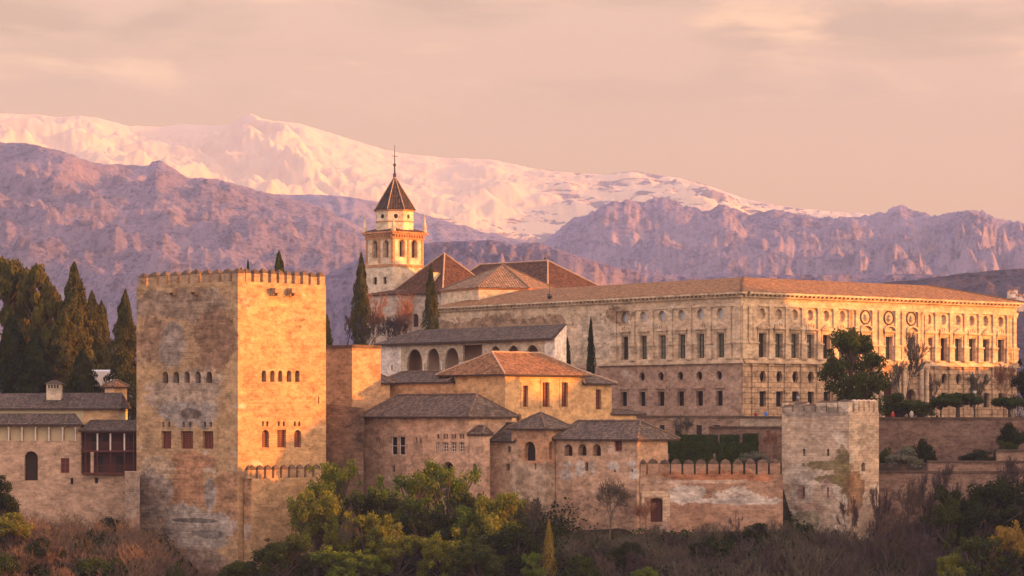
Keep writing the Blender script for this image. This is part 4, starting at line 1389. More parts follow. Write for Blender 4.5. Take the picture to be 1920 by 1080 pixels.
for fr, L, hs in ((fl_, KU, hl), (fr_, KV, hr)):
    for s0, s1 in ((0.0, .45), (L / 2 - .25, L / 2 + .25), (L - .45, L)):
        rect_bar(mb, fr, s0, s1, z(492), z(447.5), .003, .10)
    rect_bar(mb, fr, -.15 if fr is fl_ else .16, L, z(499.5), z(494.5), .003, .22)
    for h in hs:
        for k in range(12):
            t0, t1 = math.pi * k / 12, math.pi * (k + 1) / 12
            m_, w_ = (h['s0'] + h['s1']) / 2, (h['s1'] - h['s0']) / 2
            zc_ = h['z1'] - w_
            pa = [(m_ + (w_ + d) * math.cos(t), zc_ + (w_ + d) * math.sin(t)) for d in (.02, .2) for t in (t0, t1)]
            mb.poly([fr.pt(*pa[0], .05), fr.pt(*pa[1], .05), fr.pt(*pa[3], .05), fr.pt(*pa[2], .05)])
        rect_bar(mb, fr, h['s0'] - .22, h['s0'] - .02, h['z0'], h['z1'] - .45, .003, .05)
        rect_bar(mb, fr, h['s1'] + .02, h['s1'] + .22, h['z0'], h['z1'] - .45, .003, .05)
mb.build('brick_trim', CRD, ch)
mb = MB()
for fr, L in ((fl_, KU), (fr_, KV)):
    for y0, y1, o1 in ((447, 443, .2), (439, 436, .4), (436, 433, .68)):
        rect_bar(mb, fr, -o1 + .01 if fr is fl_ else o1 + .01, L + o1, z(y0) + .003, z(y1), -.5, o1)
    for i in range(12):
        s_ = L * (i + .5) / 12
        rect_bar(mb, fr, s_ - .15, s_ + .15, z(443) + .003, z(439), .003, .4)
mb.build('cornice', CRD, ch)
cen = NK + u46 * (KU / 2) + v46 * (KV / 2)
def sq(h_, zz):
    return [Vector((p.x, p.y, zz)) for p in (cen + (-u46 - v46) * h_, cen + (u46 - v46) * h_, cen + (u46 + v46) * h_, cen + (-u46 + v46) * h_)]
mb = MB()
a_, c_ = sq(KU / 2 + .74, z(433) + .01), sq(2.6, z(426))
for i in range(4):
    slope(mb, [a_[i], a_[(i + 1) % 4], c_[(i + 1) % 4], c_[i]])
mb.build('skirt_roof', T_CHURCH, ch)
def octa(r, zz, rot=0.0):
    return [Vector((cen.x + r * math.cos(math.pi / 4 * k + math.pi / 8 + rot), cen.y + r * math.sin(math.pi / 4 * k + math.pi / 8 + rot), zz)) for k in range(8)]
Ro = 34.3 / F * 483 / math.cos(math.pi / 8)
ro_ = math.radians(6)
mb = MB()
mb.hexa(octa(Ro, z(430), ro_), octa(Ro, z(391), ro_))
ln = mb.build('lantern', CST, ch)
mb = MB()
mb.hexa(octa(Ro + .1, z(414), ro_), octa(Ro + .1, z(412), ro_))
mb.hexa(octa(Ro + .2, z(393), ro_), octa(Ro + .28, z(390.6), ro_))
mb.build('moulding', CRD, ln)
for k in range(8):
    a0 = math.pi / 4 * k + math.pi / 4 + ro_
    nrm = Vector((math.cos(a0), math.sin(a0), 0))
    tg = Vector((-nrm.y, nrm.x, 0))
    c = Vector((cen.x, cen.y, z(403.5))) + nrm * (Ro * math.cos(math.pi / 8) + .02)
    mb = MB()
    mb.hexa([c + tg * (.38 * math.cos(t)) + Vector((0, 0, .42 * math.sin(t))) - nrm * .3 for t in [6.28318 * i / 14 for i in range(14)]],
            [c + tg * (.38 * math.cos(t)) + Vector((0, 0, .42 * math.sin(t))) for t in [6.28318 * i / 14 for i in range(14)]])
    mb.build('round_window', M['window_dark'], ln)
SLATE = tiles('glazed_spire_tiles', (.055, .045, .045), (.075, .05, .042), (.035, .030, .032), .3, 6)
apx = Vector((cen.x, cen.y, z(325)))
mb = MB()
e_ = octa(Ro + .45, z(391) + .05, ro_)
for i in range(8):
    slope(mb, [e_[i], e_[(i + 1) % 8], apx])
mb.poly(list(reversed(e_)))
sp_ = mb.build('spire', SLATE, ch)
caps(sp_, [(p, apx) for p in e_], M['cap_mortar'], .10, .5)
mb = MB()
mb.lathe(apx - Vector((0, 0, .5)), [(.28, 0), (.3, .9), (.16, 1.0), (.14, 2.2), (.26, 2.4), (.26, 2.6), (.1, 2.75), (.07, 5.0)], 8)
tp = apx + Vector((0, 0, 3.6))
mb.tube(tp, tp + Vector((0, 0, 2.0)), .07, .04, 5)
dd = Vector((.9, .44, 0)).normalized()
mb.tube(tp - dd * .62, tp + dd * .62, .06, .06, 5)
mb.tube(tp + Vector((0, 0, -1.5)) - dd * .35, tp + Vector((0, 0, -1.5)) + dd * .35, .06, .06, 5)
mb.lathe(tp + Vector((0, 0, -1.7)), [(.05, 0), (.2, .2), (.05, .4)], 8)
mb.build('cross_finial', M['iron'], ch)
for p in sq(KU / 2 + .25, z(433)):
    mb = MB()
    mb.lathe(p, [(.42, 0), (.42, .5), (.26, .6), (.34, .9), (.3, 1.3), (.09, 2.7), (.03, 3.3)], 8)
    mb.build('pinnacle', CST, ch)

# church body: crossing, nave, octagonal chapel
zz = lambda y, D: ZZ(y, D)
N1 = XY(830, 470)
c1 = thing('church_transept', 'church transept with steep dark red pyramid roof and a dormer below the bell tower', 'church', (N1.x, N1.y, -1))
CBW = masonry('grey_church_render', 45, (.44, .36, .30), (.40, .33, .28), (.50, .44, .39), .58, (.24, .18, .15), .62, None, .15, .35, (), 28, .2)
f1 = Frame(N1, u46)
L1 = f1.s(736)
hl = [f1.hole(773, 784.5, 588, 613, 'arch', 'wood_dark', .4, part='door')]
body(c1, N1, 45, L1, 13, -1, zz(547, 470), CBW, hl)
hip_roof(c1, N1, 45, L1, 13, zz(547.5, 469), zz(475.5, 479), 'u', L1 / 2 - .2, L1 / 2 - .2, .6, T_CHURCH, M['cap_mortar'])
dm = MB()
pd = f1.pt(f1.s(799), zz(521, 474), -2.0)
dm.box(pd, .75, .9, 1.0, u46)
d1 = dm.build('dormer', CST, c1)
dm = MB()
dm.hexa([pd + Vector((u46.x * a + v46.x * b, u46.y * a + v46.y * b, 1.003)) for a, b in ((-1, -1.15), (1, -1.15), (1, 1.15), (-1, 1.15))],
        [pd + Vector((u46.x * a + v46.x * b, u46.y * a + v46.y * b, 1.45)) for a, b in ((-.3, -.4), (.3, -.4), (.3, .4), (-.3, .4))])
dm.build('dormer_roof', T_CHURCH, d1)
dm = MB()
fd = Frame(Vector((pd.x, pd.y)) - v46 * .9, u46)
rect_bar(dm, fd, -.4, .4, pd.z - .6, pd.z + .6, -.1, .02)
dm.build('window', M['window_dark'], d1)
N2 = XY(1027, 470)
c2 = thing('church_nave', 'long church nave with dark red tiled roof and an orange lit right hip', 'church', (N2.x, N2.y, -1))
body(c2, N2, 45, 27, 13.6, -1, zz(537, 470), CBW)
hip_roof(c2, N2, 45, 27, 13.6, zz(537.5, 470), zz(489.5, 480), 'u', 6.6, 3, .6, T_CHURCH, M['cap_mortar'])
mb = MB()
pz = P3(1022, 489, 480)
mb.tube(pz, pz + Vector((0, 0, 1.6)), .07, .04, 5)
mb.lathe(pz + Vector((0, 0, .2)), [(.1, 0), (.25, .2), (.1, .45)], 8)
mb.build('finial', M['iron'], c2)
c3 = thing('octagonal_chapel', 'pale chapel with faceted terracotta roof rising behind the palace eaves', 'chapel', (P3(897, 560, 468).x, 468, -1))
pts = [XY(827, 461), XY(897.5, 449), XY(990, 451), XY(1046, 461), XY(1015, 472), XY(880, 474)]
ze = [zz(544.5, 461), zz(541, 449), zz(537.5, 451), zz(533, 461), 0, 0]
zE = (ze[0] + ze[1] + ze[2]) / 3
mb = MB()
mb.hexa([Vector((p.x, p.y, -1)) for p in pts], [Vector((p.x, p.y, zE - .35)) for p in pts])
mb.build('wall', CST, c3)
cc = sum(pts, Vector((0, 0))) / 6
mb = MB()
big = [cc + (p - cc) * 1.03 for p in pts]
mb.hexa([Vector((p.x, p.y, zE - .348)) for p in (cc + (p - cc) * 1.015 for p in pts)], [Vector((p.x, p.y, zE - .05)) for p in big])
mb.build('cornice', CRD, c3)
ap = P3(943.5, 496.5, 461)
mb = MB()
bb = [Vector((p.x, p.y, zE - .04)) for p in (cc + (p - cc) * 1.05 for p in pts)]
for i in range(6):
    slope(mb, [bb[(i + 1) % 6], bb[i], ap])
rf = mb.build('roof', tiles('pale_chapel_tiles', (.25, .165, .11), (.21, .14, .095), (.15, .10, .07), .45, 7), c3)
caps(rf, [(p, ap) for p in bb[:4]], M['cap_terra'], .15)
# aisle wall beside the bell tower
N4 = XY(742, 473)
c4_ = thing('church_aisle', 'low pale aisle wall at the foot of the bell tower, behind bare trees', 'church', (N4.x, N4.y, -1))
f4 = Frame(N4, u46)
body(c4_, N4, 45, f4.s(690), 6, -1, zz(551, 473), CBW)
hip_roof(c4_, N4, 45, f4.s(690), 6, zz(551, 473), zz(545, 476), 'u', 2, 2, .4, T_CHURCH)

# ------------------------------------------------------------------ buildings left of the tower
XA = lambda px: (px - 960) / F * 356
fL = Frame(XY(-70, 356), (1, 0))
lf = thing('gallery_house', 'long pink house with a pale glazed gallery under its eaves and one tall arched window', 'building', (XA(-70), 356, -20))
hl = [fL.hole(46, 71, 846, 901, 'arch', 'deep', .7), fL.hole(114, 130, 859, 887, 'rect', 'wood', .25, bars=(1, 2)),
      fL.hole(132, 137.5, 896, 908, 'arch'), fL.hole(178, 184, 896, 906, 'rect')]
gx = [-60.2, -34.8, -9.3, 16.4, 41.5, 66.7, 92, 117.4, 141.6]
GAL2 = plain('pale_yellow_gallery_wall', (.55, .46, .30), .1, .8, 1.5)
M['gallery'] = GAL2
ga_ = [fL.hole(a + 2, b - 2, 799.5, 826, 'arch', 'gallery', .7, rise=.45, part='gallery_panel') for a, b in zip(gx, gx[1:])]
LHM = masonry('pink_house_wall', 42, (.50, .345, .25), (.45, .31, .225), (.56, .46, .37), .58, (.19, .135, .105), .60, (.5, .2, .3), .35, .5, (), 29, .3)
Lh = fL.s(255)
mb = MB()
zg = ZZ(796, 356)
sg_ = fL.s(152)
face(mb, fL, [(0, -20), (Lh, -20), (Lh, ZZ(888, 356)), (sg_, ZZ(888, 356)), (sg_, zg), (0, zg)], hl + ga_)
rect_bar(mb, fL, 0, sg_, -20, zg - .01, -7, -.9)
rect_bar(mb, fL, sg_, Lh, -20, ZZ(888, 356) - .01, -7, -.75)
mb.build('wall', LHM, lf)
panes(lf, fL, hl + ga_)
for p in gx:
    mb = MB()
    c = fL.pt(fL.s(p), ZZ(826.5, 356), .1)
    mb.lathe(c, [(.14, 0), (.09, .1), (.08, 1.5), (.15, 1.7), (.15, 1.8)], 8)
    mb.build('column', M['marble'], lf)
mb = MB()
slope(mb, [fL.pt(0, zg + .05, .6), fL.pt(sg_ + .4, zg + .05, .6), fL.pt(sg_ - 1.2, ZZ(775, 358.5), -2.4), fL.pt(0, ZZ(775, 358.5), -2.4)])
mb.poly([fL.pt(0, zg + .05, .6), fL.pt(sg_ + .4, zg + .05, .6), fL.pt(sg_ + .4, zg - .15, .6), fL.pt(0, zg - .15, .6)], 1)
mb.poly([fL.pt(0, zg - .15, .6), fL.pt(sg_ + .4, zg - .15, .6), fL.pt(sg_ + .4, zg - .15, -2), fL.pt(0, zg - .15, -2)], 1)
mb.poly([fL.pt(sg_ + .4, zg + .05, .6), fL.pt(sg_ - 1.2, ZZ(775, 358.5), -2.4), fL.pt(sg_ - 1.2, zg - .15, -2.4), fL.pt(sg_ + .4, zg - .15, .6)], 1)
mb.build('roof', [T_DARK, M['fascia']], lf)
# upper storey behind
fU = Frame(XY(-70, 359.5), (1, 0))
uh = thing('upper_house', 'higher house with broad dark roof and a square pale chimney, behind the gallery house', 'building', (XA(-70), 359.5, -12))
Lu_ = fU.s(228)
zu = ZZ(766, 359.5)
mb = MB()
sw_ = fU.s(157)
face(mb, fU, [(0, -12), (sw_, -12), (sw_, zu), (0, zu)])
rect_bar(mb, fU, 0, Lu_ - .5, -12, zu - .01, -9, -.2)
mb.build('wall', GAL2, uh)
mb = MB()
face(mb, fU, [(sw_, -12), (Lu_ - .4, -12), (Lu_ - .4, zu), (sw_, zu)], o=.03)
mb.build('side_wall', OCH, uh)
mb = MB()
e0, e1, r0, r1 = fU.pt(0, zu + .03, .7), fU.pt(Lu_, zu + .03, .7), fU.pt(0, ZZ(738, 364), -4.5), fU.pt(Lu_ - .6, ZZ(736, 364), -4.5)
b0, b1 = fU.pt(0, zu, -9.7), fU.pt(Lu_, zu, -9.7)
slope(mb, [e0, e1, r1, r0])
slope(mb, [b1, b0, r0, r1])
slope(mb, [e1, b1, r1])
dz = Vector((0, 0, .2))
mb.poly([e0, e1, e1 - dz, e0 - dz], 1)
mb.poly([e0 - dz, e1 - dz, b1 - dz, b0 - dz], 1)
rf = mb.build('roof', [T_DARK, M['fascia']], uh)
mb = MB()
pc = P3(102, 735, 362)
mb.box(pc, .95, .8, 1.1)
cm = mb.build('chimney', CWH, uh)
mb = MB()
for sx in (-.6, -.2, .2, .6):
    mb.box(pc + Vector((sx, -.78, .75)), .1, .06, .22)
mb.build('vent', M['window_dark'], cm)
mb = MB()
mb.hexa([pc + Vector((a * 1.25, b * 1.1, 1.103)) for a, b in ((-1, -1), (1, -1), (1, 1), (-1, 1))],
        [pc + Vector((a * .3, b * .25, 1.6)) for a, b in ((-1, -1), (1, -1), (1, 1), (-1, 1))])
mb.build('chimney_cap', T_GREY, cm)
# timber balcony house
fB = Frame(XY(151, 355.3), (1, 0))
bh = thing('balcony_house', 'narrow house with two storeys of dark red timber balconies beside the great tower', 'building', (fB.p0.x, 355.3, -9))
Lb = fB.s(253)
y2z = lambda y: ZZ(y, 355.3)
mb = MB()
rect_bar(mb, fB, 0, Lb, -9, y2z(807), -4, -1.6)
mb.build('wall', M['wood_dark'], bh)
mb = MB()
for ya, yb in ((844.5, 848), (886, 890), (808, 812.5)):
    rect_bar(mb, fB, .2, Lb, y2z(yb), y2z(ya), -1.59, .02)
mb.build('floor_beam', M['wood'], bh)
for px_ in (160, 182.5, 206.8, 233, 250):
    for ya, yb in ((812.5, 844.5), (848, 886)):
        mb = MB()
        s_ = fB.s(px_)
        t = .09 if ya < 840 and px_ in (182.5, 206.8, 233) else .06
        rect_bar(mb, fB, s_ - t, s_ + t, y2z(yb) + .002, y2z(ya) - .002, -.2, -.02)
        mb.build('post', M['marble'] if t > .08 else M['wood'], bh)
for ya, yb in ((830, 844.5), (873, 886)):
    mb = MB()
    for i in range(42):
        s_ = .35 + i * (Lb - .5) / 42
        rect_bar(mb, fB, s_ - .02, s_ + .02, y2z(yb) + .002, y2z(ya), -.13, -.09)
    rect_bar(mb, fB, .3, Lb, y2z(ya) + .002, y2z(ya) + .09, -.16, -.05)
    mb.build('balustrade', M['wood'], bh)
for a, b, ya, yb in ((168, 178, 818, 844), (190, 200, 818, 830), (240, 250, 816, 844), (178, 190, 855, 886), (214, 228, 855, 886)):
    mb = MB()
    rect_bar(mb, fB, fB.s(a), fB.s(b), y2z(yb), y2z(ya), -1.59, -1.55)
    mb.build('window', M['window_dark'], bh)
mb = MB()
rect_bar(mb, fB, fB.s(170), fB.s(175.5), y2z(886), y2z(848), -.3, .1)
mb.build('pillar', LHM, bh)
mb = MB()
slope(mb, [fB.pt(-.3, y2z(807), .55), fB.pt(Lb + .2, y2z(807), .55), fB.pt(Lb + .2, ZZ(787, 359), -3), fB.pt(.9, ZZ(787, 359), -3)])
mb.poly([fB.pt(-.3, y2z(807), .55), fB.pt(Lb + .2, y2z(807), .55), fB.pt(Lb + .2, y2z(809.5), .55), fB.pt(-.3, y2z(809.5), .55)], 1)
mb.poly([fB.pt(-.3, y2z(809.5), .55), fB.pt(Lb + .2, y2z(809.5), .55), fB.pt(Lb + .2, y2z(809.5), -3), fB.pt(-.3, y2z(809.5), -3)], 1)
mb.poly([fB.pt(-.3, y2z(807), .55), fB.pt(.9, ZZ(787, 359), -3), fB.pt(-.3, y2z(809), -3)], 1)
mb.build('roof', [T_DARK, M['fascia']], bh)
mb = MB()
a_ = [XY(168, 384), XY(222, 384), XY(222, 390), XY(168, 390)]
mb.hexa([g3(p, ZZ(724, 384)) for p in a_], [g3(p, ZZ(696 if i < 2 else 692, 384)) for i, p in enumerate(a_)])
aw = mb.build('canopy', plain('pale_blue_canvas', (.42, .50, .62), .08, .7), None, (a_[0].x, 384, ZZ(724, 384)))
tag(aw, 'pale blue white canvas canopy seen between the dark cypresses', 'canopy')
NJ = XY(212, 372)
sh = thing('garden_shed', 'tiny garden shed with reddish tiled roof in front of the pale canopy', 'shed', (NJ.x, NJ.y, -4))
body(sh, NJ, 42, 1.8, 2.5, -4, ZZ(725, 372), OCH)
hip_roof(sh, NJ, 42, 1.8, 2.5, ZZ(725, 372), ZZ(713, 372), 'v', .9, .9, .3, T_TERRA)

# ------------------------------------------------------------------ plants
RG = np.random.default_rng(11)
LM = {
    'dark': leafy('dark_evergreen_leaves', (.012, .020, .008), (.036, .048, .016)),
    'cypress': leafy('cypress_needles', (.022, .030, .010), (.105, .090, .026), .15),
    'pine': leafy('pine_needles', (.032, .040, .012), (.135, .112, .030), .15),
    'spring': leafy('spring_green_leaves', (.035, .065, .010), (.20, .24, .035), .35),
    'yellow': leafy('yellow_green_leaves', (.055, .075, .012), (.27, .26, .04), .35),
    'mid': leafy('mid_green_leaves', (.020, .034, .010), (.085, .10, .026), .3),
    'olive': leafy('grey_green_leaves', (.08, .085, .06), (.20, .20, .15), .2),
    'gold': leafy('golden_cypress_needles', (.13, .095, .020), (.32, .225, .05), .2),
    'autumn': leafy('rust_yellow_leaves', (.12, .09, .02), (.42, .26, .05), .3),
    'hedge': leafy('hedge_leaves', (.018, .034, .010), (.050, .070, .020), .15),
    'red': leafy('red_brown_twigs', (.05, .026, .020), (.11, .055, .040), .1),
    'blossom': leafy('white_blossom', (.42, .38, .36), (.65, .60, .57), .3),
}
TW = {
    'tan': plain('tan_dry_twigs', (.155, .10, .068), .35, .95, .7),
    'brown': plain('brown_dry_twigs', (.090, .062, .050), .4, .95, .7),
    'purple': plain('dark_purple_twigs', (.066, .047, .046), .4, .95, .7),
    'rust': plain('reddish_twigs', (.26, .125, .080), .35, .95, .8),
    'grey': plain('grey_twigs', (.095, .082, .062), .35, .95, .8),
}


def quads(P, Nn, sz, asp, rng):
    """leaf quads centred on P facing roughly Nn"""
    n = len(P)
    Nn = Nn + rng.normal(0, .55, (n, 3))
    Nn /= np.linalg.norm(Nn, axis=1, keepdims=True) + 1e-9
    r = rng.normal(0, 1, (n, 3))
    a = np.cross(Nn, r)
    a /= np.linalg.norm(a, axis=1, keepdims=True) + 1e-9
    b = np.cross(Nn, a)
    s = (sz * rng.uniform(.6, 1.35, n))[:, None]
    a, b = a * s * asp, b * s
    V = np.stack([P - a, P - b * .8, P + a, P + b * .8], 1).reshape(-1, 3)
    return V, np.arange(4 * n).reshape(n, 4)


def blob_points(rng, cl, n, inner=.45):
    """points in a set of ellipsoid clumps (x, y, z, rx, ry, rz), thicker towards each clump's skin"""
    cl = np.asarray(cl, float)
    w = cl[:, 3] * cl[:, 4] + cl[:, 3] * cl[:, 5]
    idx = rng.choice(len(cl), n, p=w / w.sum())
    d = rng.normal(0, 1, (n, 3))
    d /= np.linalg.norm(d, axis=1, keepdims=True)
    r = inner + (1 - inner) * rng.random(n) ** .6
    r *= rng.uniform(.85, 1.18, n)
    return cl[idx, :3] + d * r[:, None] * cl[idx, 3:6], d


def seg_mesh(name, S, mat, sides=3):
    """tapered limbs from rows (x0 y0 z0 x1 y1 z1 r0 r1)"""
    S = np.asarray(S, float)
    p0, p1, r0, r1 = S[:, :3], S[:, 3:6], S[:, 6], S[:, 7]
    d = p1 - p0
    d /= np.linalg.norm(d, axis=1, keepdims=True) + 1e-9
    h = np.where(np.abs(d[:, 2:3]) > .9, np.array([[1., 0, 0]]), np.array([[0, 0, 1.]]))
    a = np.cross(d, h)
    a /= np.linalg.norm(a, axis=1, keepdims=True) + 1e-9
    b = np.cross(d, a)
    n = len(S)
    V = np.zeros((n, 2, sides, 3))
    for k in range(sides):
        t = 6.28318 * k / sides
        o = a * math.cos(t) + b * math.sin(t)
        V[:, 0, k] = p0 + o * r0[:, None]
        V[:, 1, k] = p1 + o * r1[:, None]
    base = np.arange(n)[:, None] * 2 * sides
    Fs = [np.concatenate([base + k, base + (k + 1) % sides, base + sides + (k + 1) % sides, base + sides + k], 1) for k in range(sides)]
    return mesh_np(name, V.reshape(-1, 3), np.concatenate(Fs), mat, True)


def grow(rng, p, d, L, r, depth, S, spread=.55, up=.15, kids=(2, 4), shrink=.68):
    q = p
    n = 3
    for i in range(n):
        d = d + rng.normal(0, .10, 3) + np.array([0, 0, up * .3])
        d /= np.linalg.norm(d)
        q2 = q + d * L / n
        ra, rb = r * (1 - .35 * i / n), r * (1 - .35 * (i + 1) / n)
        S.append([*q, *q2, ra, rb])
        if depth > 0 and i > 0:
            for _ in range(rng.integers(1, 3) if depth > 1 else rng.integers(1, 4)):
                e = d + rng.normal(0, spread, 3) + np.array([0, 0, up])
                e /= np.linalg.norm(e)
                grow(rng, q2, e, L * shrink * rng.uniform(.6, 1.1), rb * .55, depth - 1, S, spread, up, kids, shrink)
        q = q2
    if depth > 0:
        for _ in range(rng.integers(*kids)):
            e = d + rng.normal(0, spread, 3) + np.array([0, 0, up])
            e /= np.linalg.norm(e)
            grow(rng, q, e, L * shrink * rng.uniform(.7, 1.1), rb * .7, depth - 1, S, spread, up, kids, shrink)


# unit plants: base at the origin, height 1, width about 1 (scaled when planted)
CACHE = {}


def crown_broad(seed, n=11000, open_=1.0):
    rng = np.random.default_rng(seed)
    S, cl = [], []
    S.append([0, 0, -.25, .01, 0, .28, .045, .032])
    for i in range(12):
        a = 6.283 * i / 5.3 + rng.uniform(-.3, .3)
        rr, hh = rng.uniform(.12, .36), rng.uniform(.42, .86)
        e = np.array([rr * math.cos(a), rr * math.sin(a), hh])
        b = np.array([0, 0, rng.uniform(.15, .28)])
        mid = (b + e) / 2 + rng.normal(0, .03, 3)
        S.append([*b, *mid, .024, .016])
        S.append([*mid, *e, .016, .006])
        k = rng.integers(3, 6)
        for j in range(k):
            c = e + rng.normal(0, .085, 3) * np.array([1, 1, .8])
            r = rng.uniform(.045, .115) * open_
            cl.append([*c, r, r, r * rng.uniform(.7, 1.1)])
            S.append([*mid, *c, .008, .003])
    for j in range(7):
        c = np.array([rng.normal(0, .12), rng.normal(0, .12), rng.uniform(.6, .93)])
        r = rng.uniform(.05, .10) * open_
        cl.append([*c, r, r, r])
    for j in range(8):
        a = rng.uniform(0, 6.283)
        c = np.array([.36 * math.cos(a), .36 * math.sin(a), rng.uniform(.18, .5)])
        r = rng.uniform(.05, .11) * open_
        cl.append([*c, r, r, r])
        S.append([0, 0, .15, *c, .01, .003])
    P, d = blob_points(rng, cl, n, .35)
    P = P + rng.normal(0, .012, P.shape)
    return S, P, d, rng


def crown_shrub(seed, n=9000):
    rng = np.random.default_rng(seed)
    S, cl = [], []
    for i in range(30):
        a, rr = rng.uniform(0, 6.283), .42 * math.sqrt(rng.random())
        hz = .86 * math.sqrt(max(.05, 1 - (rr / .47) ** 2)) * rng.uniform(.35, 1)
        r = rng.uniform(.11, .19)
        cl.append([rr * math.cos(a), rr * math.sin(a), hz, r, r, r * .85])
        S.append([0, 0, -.1, rr * math.cos(a), rr * math.sin(a), hz, .02, .005])
    P, d = blob_points(rng, cl, n, .5)
    return S, P, d, rng


def crown_dome(seed, n=8000, flat=.0):
    rng = np.random.default_rng(seed)
    S = [[0, 0, -.2, 0, 0, .5, .05, .035]]
    cl = []
    for i in range(30):
        a, rr = rng.uniform(0, 6.283), .40 * math.sqrt(rng.random())
        hz = .62 + .22 * (1 - (rr / .42) ** 2) * rng.uniform(.6, 1) - .1 * rng.random()
        r = rng.uniform(.08, .13)
        cl.append([rr * math.cos(a), rr * math.sin(a), hz, r, r, r])
        S.append([0, 0, .42, rr * math.cos(a), rr * math.sin(a), hz, .015, .005])
    P, d = blob_points(rng, cl, n, .6)
    return S, P, d, rng


def crown_cypress(seed, n=14000, taper=1.0, slim=1.08):
    rng = np.random.default_rng(seed)
    t = rng.random(n) ** .8
    prof = np.where(t < .18, .55 + t / .18 * .45, ((1 - t) / .82) ** (.72 * taper))
    a = rng.uniform(0, 6.283, n)
    lob = 1 + .20 * np.sin(a * 3 + t * 9 + seed) + .16 * np.sin(a * 5 - t * 23 + seed * 2) + .10 * np.sin(t * 47 + a * 2)
    r = .5 * prof * lob * (.45 + .55 * rng.random(n) ** .45) * slim
    P = np.stack([r * np.cos(a), r * np.sin(a), .02 + .98 * t + rng.normal(0, .006, n)], 1)
    d = np.stack([np.cos(a), np.sin(a), np.full(n, .5)], 1)
    S = [[0, 0, -.1, 0, 0, .5, .06, .04], [0, 0, .5, 0, 0, .96, .04, .008]]
    return S, P, d, rng


def crown_pine(seed, n=24000):
    rng = np.random.default_rng(seed)
    S = [[0, 0, -.1, .02, 0, .45, .035, .026], [.02, 0, .45, 0, .01, .85, .026, .012]]
    cl = []
    for i in range(26):
        a, hz = rng.uniform(0, 6.283), rng.uniform(.34, .96)
        rr = .40 * math.sqrt(max(0, 1 - ((hz - .6) / .42) ** 2)) * rng.uniform(.45, 1)
        c = [rr * math.cos(a), rr * math.sin(a), hz]
        r = rng.uniform(.075, .15)
        cl.append([*c, r, r, r * .62])
        S.append([.01, 0, max(.3, hz - .16), *c, .011, .004])
    P, d = blob_points(rng, cl, n, .4)
    return S, P, d, rng


def crown_full(seed, n=13000):
    rng = np.random.default_rng(seed)
    S = [[0, 0, -.2, 0, 0, .5, .04, .03], [0, 0, .5, .02, 0, .85, .03, .01]]
    cl = []
    for i in range(80):
        hz = rng.uniform(.06, .93)
        w = .46 * (1 - ((hz - .48) / .56) ** 2) ** .7
        a, rr = rng.uniform(0, 6.283), w * math.sqrt(rng.random())
        c = [rr * math.cos(a), rr * math.sin(a), hz]
        r = rng.uniform(.06, .13)
        cl.append([*c, r, r, r * .8])
        S.append([0, 0, max(.1, hz - .2), *c, .012, .004])
    P, d = blob_points(rng, cl, n, .35)
    return S, P, d, rng


def unit(kind, seed, mat, hw, n=None):
    """unit crown and trunk meshes; hw = height / width used to keep leaves square after scaling"""
    key = (kind, seed, mat, n)
    if key in CACHE:
        return CACHE[key]
    fn = {'broad': crown_broad, 'shrub': crown_shrub, 'dome': crown_dome, 'cypress': crown_cypress, 'pine': crown_pine, 'full': crown_full}[kind]
    S, P, d, rng = fn(seed, n) if n else fn(seed)
    sz = {'broad': .0195, 'shrub': .026, 'dome': .022, 'cypress': .036, 'pine': .024, 'full': .021}[kind]
    V, Fq = quads(P, d, sz, .62 if kind != 'cypress' else .5, rng)
    if kind == 'cypress':
        V[:, 2] = P[:, 2].repeat(4) + (V[:, 2] - P[:, 2].repeat(4)) * .55
    cr = mesh_np('crown', V, Fq, LM[mat])
    tr = seg_mesh('trunk', S, M['bark'], 5)
    CACHE[key] = (tr, cr)
    return CACHE[key]


def plant(name, label, cat, kind, seed, mat, px, ytop, ybase, w, D, group=None, n=None, rz=None, sink=.4):
    """plant of the photo's height and spread standing at depth D"""
    tr, cr = unit(kind, seed, mat, 1, n)
    h = (ybase - ytop) * D / F
    wd = w * D / F
    p = P3(px, ybase, D)
    t = thing(name, label, cat, p, group)
    t.scale = (wd, wd, h)
    t.rotation_euler = (0, 0, RG.uniform(0, 6.28) if rz is None else rz)
    link_mesh('trunk', tr, t)
    link_mesh('crown', cr, t)
    return t


def bare(name, label, cat, seed, mat, px, ytop, ybase, w, D, group=None, depth=4, spread=.42, up=.22, trunk=.4, r=.026, kids=(2, 4)):
    key = ('bare', seed, mat, depth, spread, trunk)
    if key not in CACHE:
        rng = np.random.default_rng(seed)
        S = []
        grow(rng, np.array([0., 0, -.12]), np.array([0., 0, 1.]), trunk, r, depth, S, spread, up, kids)
        S = np.array(S)
        hi = max(S[:, 5].max(), .1)
        wi = max(np.abs(S[:, [3, 4]]).max() * 2, .1)
        S[:, [2, 5]] /= hi
        S[:, [0, 1, 3, 4]] /= wi
        S[:, 6:] = np.maximum(S[:, 6:], .0035)
        main = S[S[:, 6] > r * .42]
        fine = S[S[:, 6] <= r * .42]
        CACHE[key] = (seg_mesh('trunk', main if len(main) else S[:3], TW[mat], 5), seg_mesh('twigs', fine if len(fine) else S[3:], TW[mat], 3))
    tr, tg = CACHE[key]
    p = P3(px, ybase, D)
    t = thing(name, label, cat, p, group)
    t.scale = (w * D / F, w * D / F, (ybase - ytop) * D / F)
    t.rotation_euler = (0, 0, RG.uniform(0, 6.28))
    link_mesh('trunk', tr, t)
    link_mesh('twigs', tg, t)
    return t


